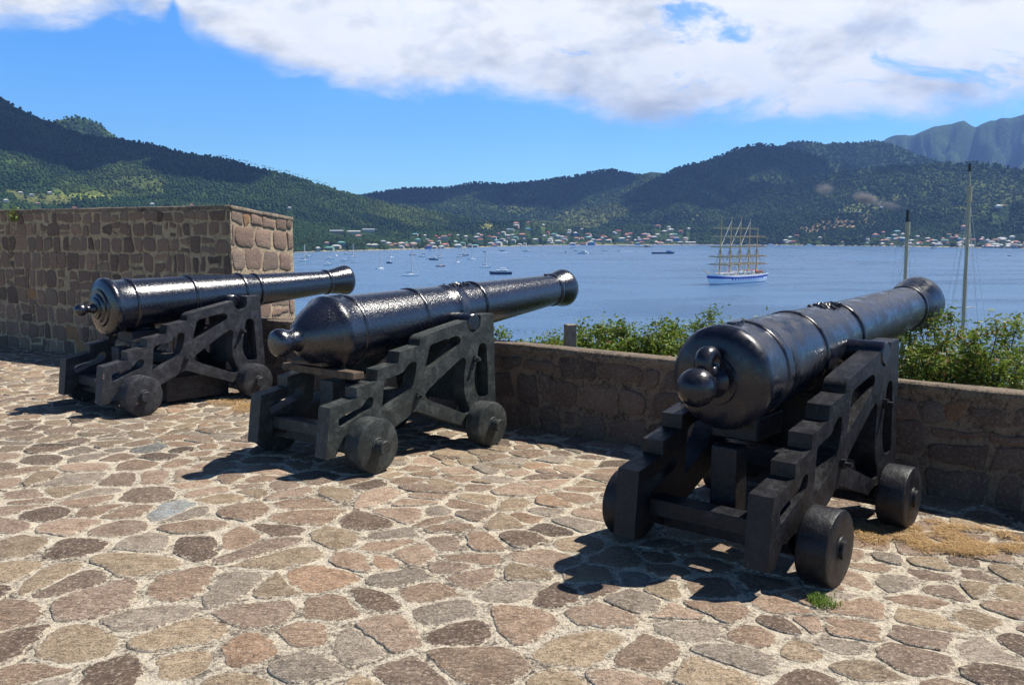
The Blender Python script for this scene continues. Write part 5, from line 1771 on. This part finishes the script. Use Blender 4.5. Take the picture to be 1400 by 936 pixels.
def forest():
    P_, S_, C_ = [], [], []
    tot = 0
    while tot < 165000:
        n = 40000
        a = rng.uniform(-0.70, 0.62, n)
        r = shore(a) + 15 + 3600 * rng.random(n) ** 1.6
        nearshore = rng.random(n) < 0.16
        r = np.where(nearshore, shore(a) + 8 + 420 * rng.random(n), r)
        x = r * np.sin(a); y = r * np.cos(a); z = terrain(x, y)
        keep = (z > SEA + 1.5)
        nn = fbm(x / 420 + 3, y / 420, 4)
        low = np.clip(1 - (z - SEA) / 260.0, 0, 1)
        keep &= rng.random(n) > np.clip((nn - 0.58) / 0.08, 0, 0.9) * low
        # thin out in the built-up strip and on the bare field
        town = (z < SEA + 16) & (a > az_of(560)) & (r < shore(a) + 330)
        keep &= ~(town & (rng.random(n) < 0.80))
        for p in PATCH:
            keep &= rng.random(n) > 0.85 * patch_weight(x, y, p)
        keep &= clear_of_houses(a, r, 9.0)
        x, y, z, r = x[keep], y[keep], z[keep], r[keep]
        P_.append(np.stack([x, y, z], 1)); S_.append((0.00072 * r + 1.0) * rng.uniform(0.7, 1.5, len(r)))
        C_.append(land_colour(x, y, z) * rng.uniform(0.65, 1.5, (len(r), 1)) * rng.uniform(0.9, 1.1, (len(r), 3)))
        tot += len(r)
    P_ = np.concatenate(P_); S_ = np.concatenate(S_); C_ = np.concatenate(C_)
    N = len(P_)
    V = ico_v[None] * rng.uniform(0.72, 1.25, (N, 12, 1))
    V = V * S_[:, None, None] * np.array([1, 1, 1.15])
    V = V + P_[:, None, :] + np.array([0, 0, 1])[None, None] * (S_ * 0.75)[:, None, None]
    F = ico_f[None] + (np.arange(N) * 12)[:, None, None]
    C = np.repeat(C_, 12, axis=0)
    return V.reshape(-1, 3), F.reshape(-1, 3), C
V, F, C_ = forest()
M_forest = mat_attr('forest_crowns', 0.9, 0.1)
fo = tag(mesh_np('forest', V, F, M_forest, colors=C_), label='dense tropical forest of dark green crowns covering the hills around the bay', cat='forest', kind='stuff')
del V, F, C_


# shore trees that can be told apart: dark rounded crowns along the waterline at left
M_bark = mat_simple('bark', (0.10, 0.075, 0.05), 0.9, 0.3, 1)
def far_tree_proto(seed, palm=False):
    r_ = np.random.default_rng(seed)
    root = empty('palm_tree' if palm else 'broad_tree')
    mb = MB()
    if palm:
        mb.tube((0, 0, 0), (.6, 0, 6), .28, .2, 6); mb.tube((.6, 0, 6), (1.0, 0, 11), .2, .15, 6); mb.build('trunk', M_bark, root)
        V, F, C = [], [], []
        for k in range(14):
            a = 2 * PI * k / 14 + r_.uniform(-.2, .2); e_ = r_.uniform(-.2, .7)
            p = Vector((1, 0, 11)); dr = Vector((math.cos(a) * math.cos(e_), math.sin(a) * math.cos(e_), math.sin(e_)))
            sd = Vector((-math.sin(a), math.cos(a), 0)) * .55
            prev = p
            for j in range(4):
                q = prev + dr * 1.2; dr = (dr + Vector((0, 0, -.38))).normalized()
                b = len(V); w0 = .5 if j == 0 else 1.0; w1 = 1.0 if j < 3 else .15
                V += [prev - sd * w0, prev + sd * w0, q + sd * w1, q - sd * w1]; F.append((b, b + 1, b + 2, b + 3)); C += [(0.06, 0.11, 0.03)] * 4
                prev = q
        mesh_np('crown', [v[:] for v in V], F, M_leaf, root, colors=np.array(C))
    else:
        mb.tube((0, 0, -.5), (.2, 0, 4), .5, .35, 7)
        for k in range(5):
            a = 2 * PI * k / 5 + r_.uniform(-.3, .3); mb.tube((.2, 0, 3.6), (2.4 * math.cos(a), 2.4 * math.sin(a), 6.5 + r_.uniform(-.6, 1)), .25, .1, 5)
        mb.build('trunk', M_bark, root)
        cl = r_.normal(0, 1, (46, 3)); cl /= np.linalg.norm(cl, axis=1)[:, None]; cl *= r_.uniform(.45, 1, (46, 1)) ** .5
        cl = cl * np.array([4.6, 4.6, 3.2]) + np.array([0, 0, 6.9])
        V, F, C = leafcloud(r_, cl, 34, .62, .55, [(0.03, 0.065, 0.015), (0.05, 0.09, 0.02), (0.075, 0.12, 0.03)], [3, 3, 2], 1.3)
        mesh_np('crown', V, F, M_leaf, root, colors=C)
    return root
tproto = [far_tree_proto(1), far_tree_proto(2), far_tree_proto(3, True)]
used = [False] * 3
def put_tree(k, x, y, z, s, rot, label, group):
    if not used[k]: o = tproto[k]; used[k] = True
    else: o = copy_tree(tproto[k])
    o.location = (x, y, z); o.scale = (s,) * 3; o.rotation_euler = (0, 0, rot)
    tag(o, label, 'tree', group)
for (u0, u1, n, where) in ((408, 600, 62, 'on the wooded shore at left'), (600, 945, 55, 'between the houses of the shore town'), (1000, 1200, 40, 'on the shore below the brown field'), (1200, 1400, 34, 'in the village on the right shore')):
    for k in range(n):
        u = rh_.uniform(u0, u1); a = az_of(u); r_ = float(shore(np.array([a]))[0]) + rh_.uniform(12, 230 if u0 < 500 else 130)
        if not clear_of_houses(np.array([a]), np.array([r_]), 10)[0]: continue
        x, y = r_ * math.sin(a), r_ * math.cos(a); z = max(float(terrain(np.array([x]), np.array([y]))[0]), SEA + 1)
        kd = rh_.choices([0, 1, 2], [3, 3, 2])[0]
        lb = ('slender palm %s' if kd == 2 else 'round crowned tree %s') % where
        put_tree(kd, x, y, z, rh_.uniform(.9, 1.5) * (1.0 if u0 < 500 else 1.15), rh_.uniform(0, 6.28), lb, ('palms %s' if kd == 2 else 'round crowned trees %s') % where)

# palms standing on the left ridge line, seen against the sky
for k in range(34):
    u = 305 + k * 4.6 + rh_.uniform(-2, 2); a = az_of(u)
    D = float(np.interp(a, LY[0][1], LY[0][2]))
    x, y = D * math.sin(a), D * math.cos(a); z = float(terrain(np.array([x]), np.array([y]))[0])
    put_tree(2, x, y, z - 1, rh_.uniform(1.0, 1.5), rh_.uniform(0, 6.28), 'palm silhouetted on the skyline of the left hill', 'palms on the skyline of the left hill')

# ------------------------------------------------------------------ smoke drifting over the far slope
def smoke(u, v, D, sx, sz, dens, label, seed, tiltdeg=0):
    a, s = bearing(u, v)
    x, y, z = D * math.sin(a), D * math.cos(a), EYE + s * D
    me = MB()
    n1, n2 = 18, 10
    V = []; F = []
    prof = [(-math.cos(PI * k / n2), max(1e-3, math.sin(PI * k / n2))) for k in range(n2 + 1)]
    me.lathe(prof, (0, 0, 0), (1, 0, 0), n1)
    o = me.build('smoke', [], None) if False else None
    mm_ = bpy.data.materials.new('smoke_volume'); mm_.use_nodes = True
    t_ = NT(mm_.node_tree); mm_.node_tree.nodes.remove(mm_.node_tree.nodes['Principled BSDF'])
    pv_ = t_.n('ShaderNodeVolumePrincipled'); pv_.inputs['Color'].default_value = (0.46, 0.44, 0.43, 1)
    tc_ = t_.n('ShaderNodeTexCoord')
    ln = t_.n('ShaderNodeVectorMath', operation='LENGTH'); t_.L.new(tc_.outputs['Object'], ln.inputs[0])
    fall = t_.smooth(ln.outputs['Value'], 1.0, 0.2)
    nz = t_.noise(tc_.outputs['Object'], 2.2, 5, .65)
    t_.L.new(t_.math('MULTIPLY', t_.math('MULTIPLY', fall, t_.smooth(nz, .36, .60)), dens), pv_.inputs['Density'])
    out_ = [n for n in mm_.node_tree.nodes if n.type == 'OUTPUT_MATERIAL'][0]
    t_.L.new(pv_.outputs[0], out_.inputs['Volume'])
    o = me.build('smoke', mm_)
    o.location = (x, y, z); o.scale = (sx, sz * 1.2, sz); o.rotation_euler = (0, math.radians(tiltdeg), -a)
    tag(o, label, 'smoke', kind='stuff')
smoke(1183, 271, 2300, 34, 17, 0.20, 'dark grey brown smoke plume drifting over the slope left of the shorter mast', 1, 14)
smoke(1210, 279, 2300, 50, 12, 0.06, 'thin trailing tail of the smoke plume by the masthead', 4, 12)
smoke(1127, 258, 2300, 28, 18, 0.06, 'faint round puff of brown smoke above the brown field', 2)

cam.dof.use_dof = False
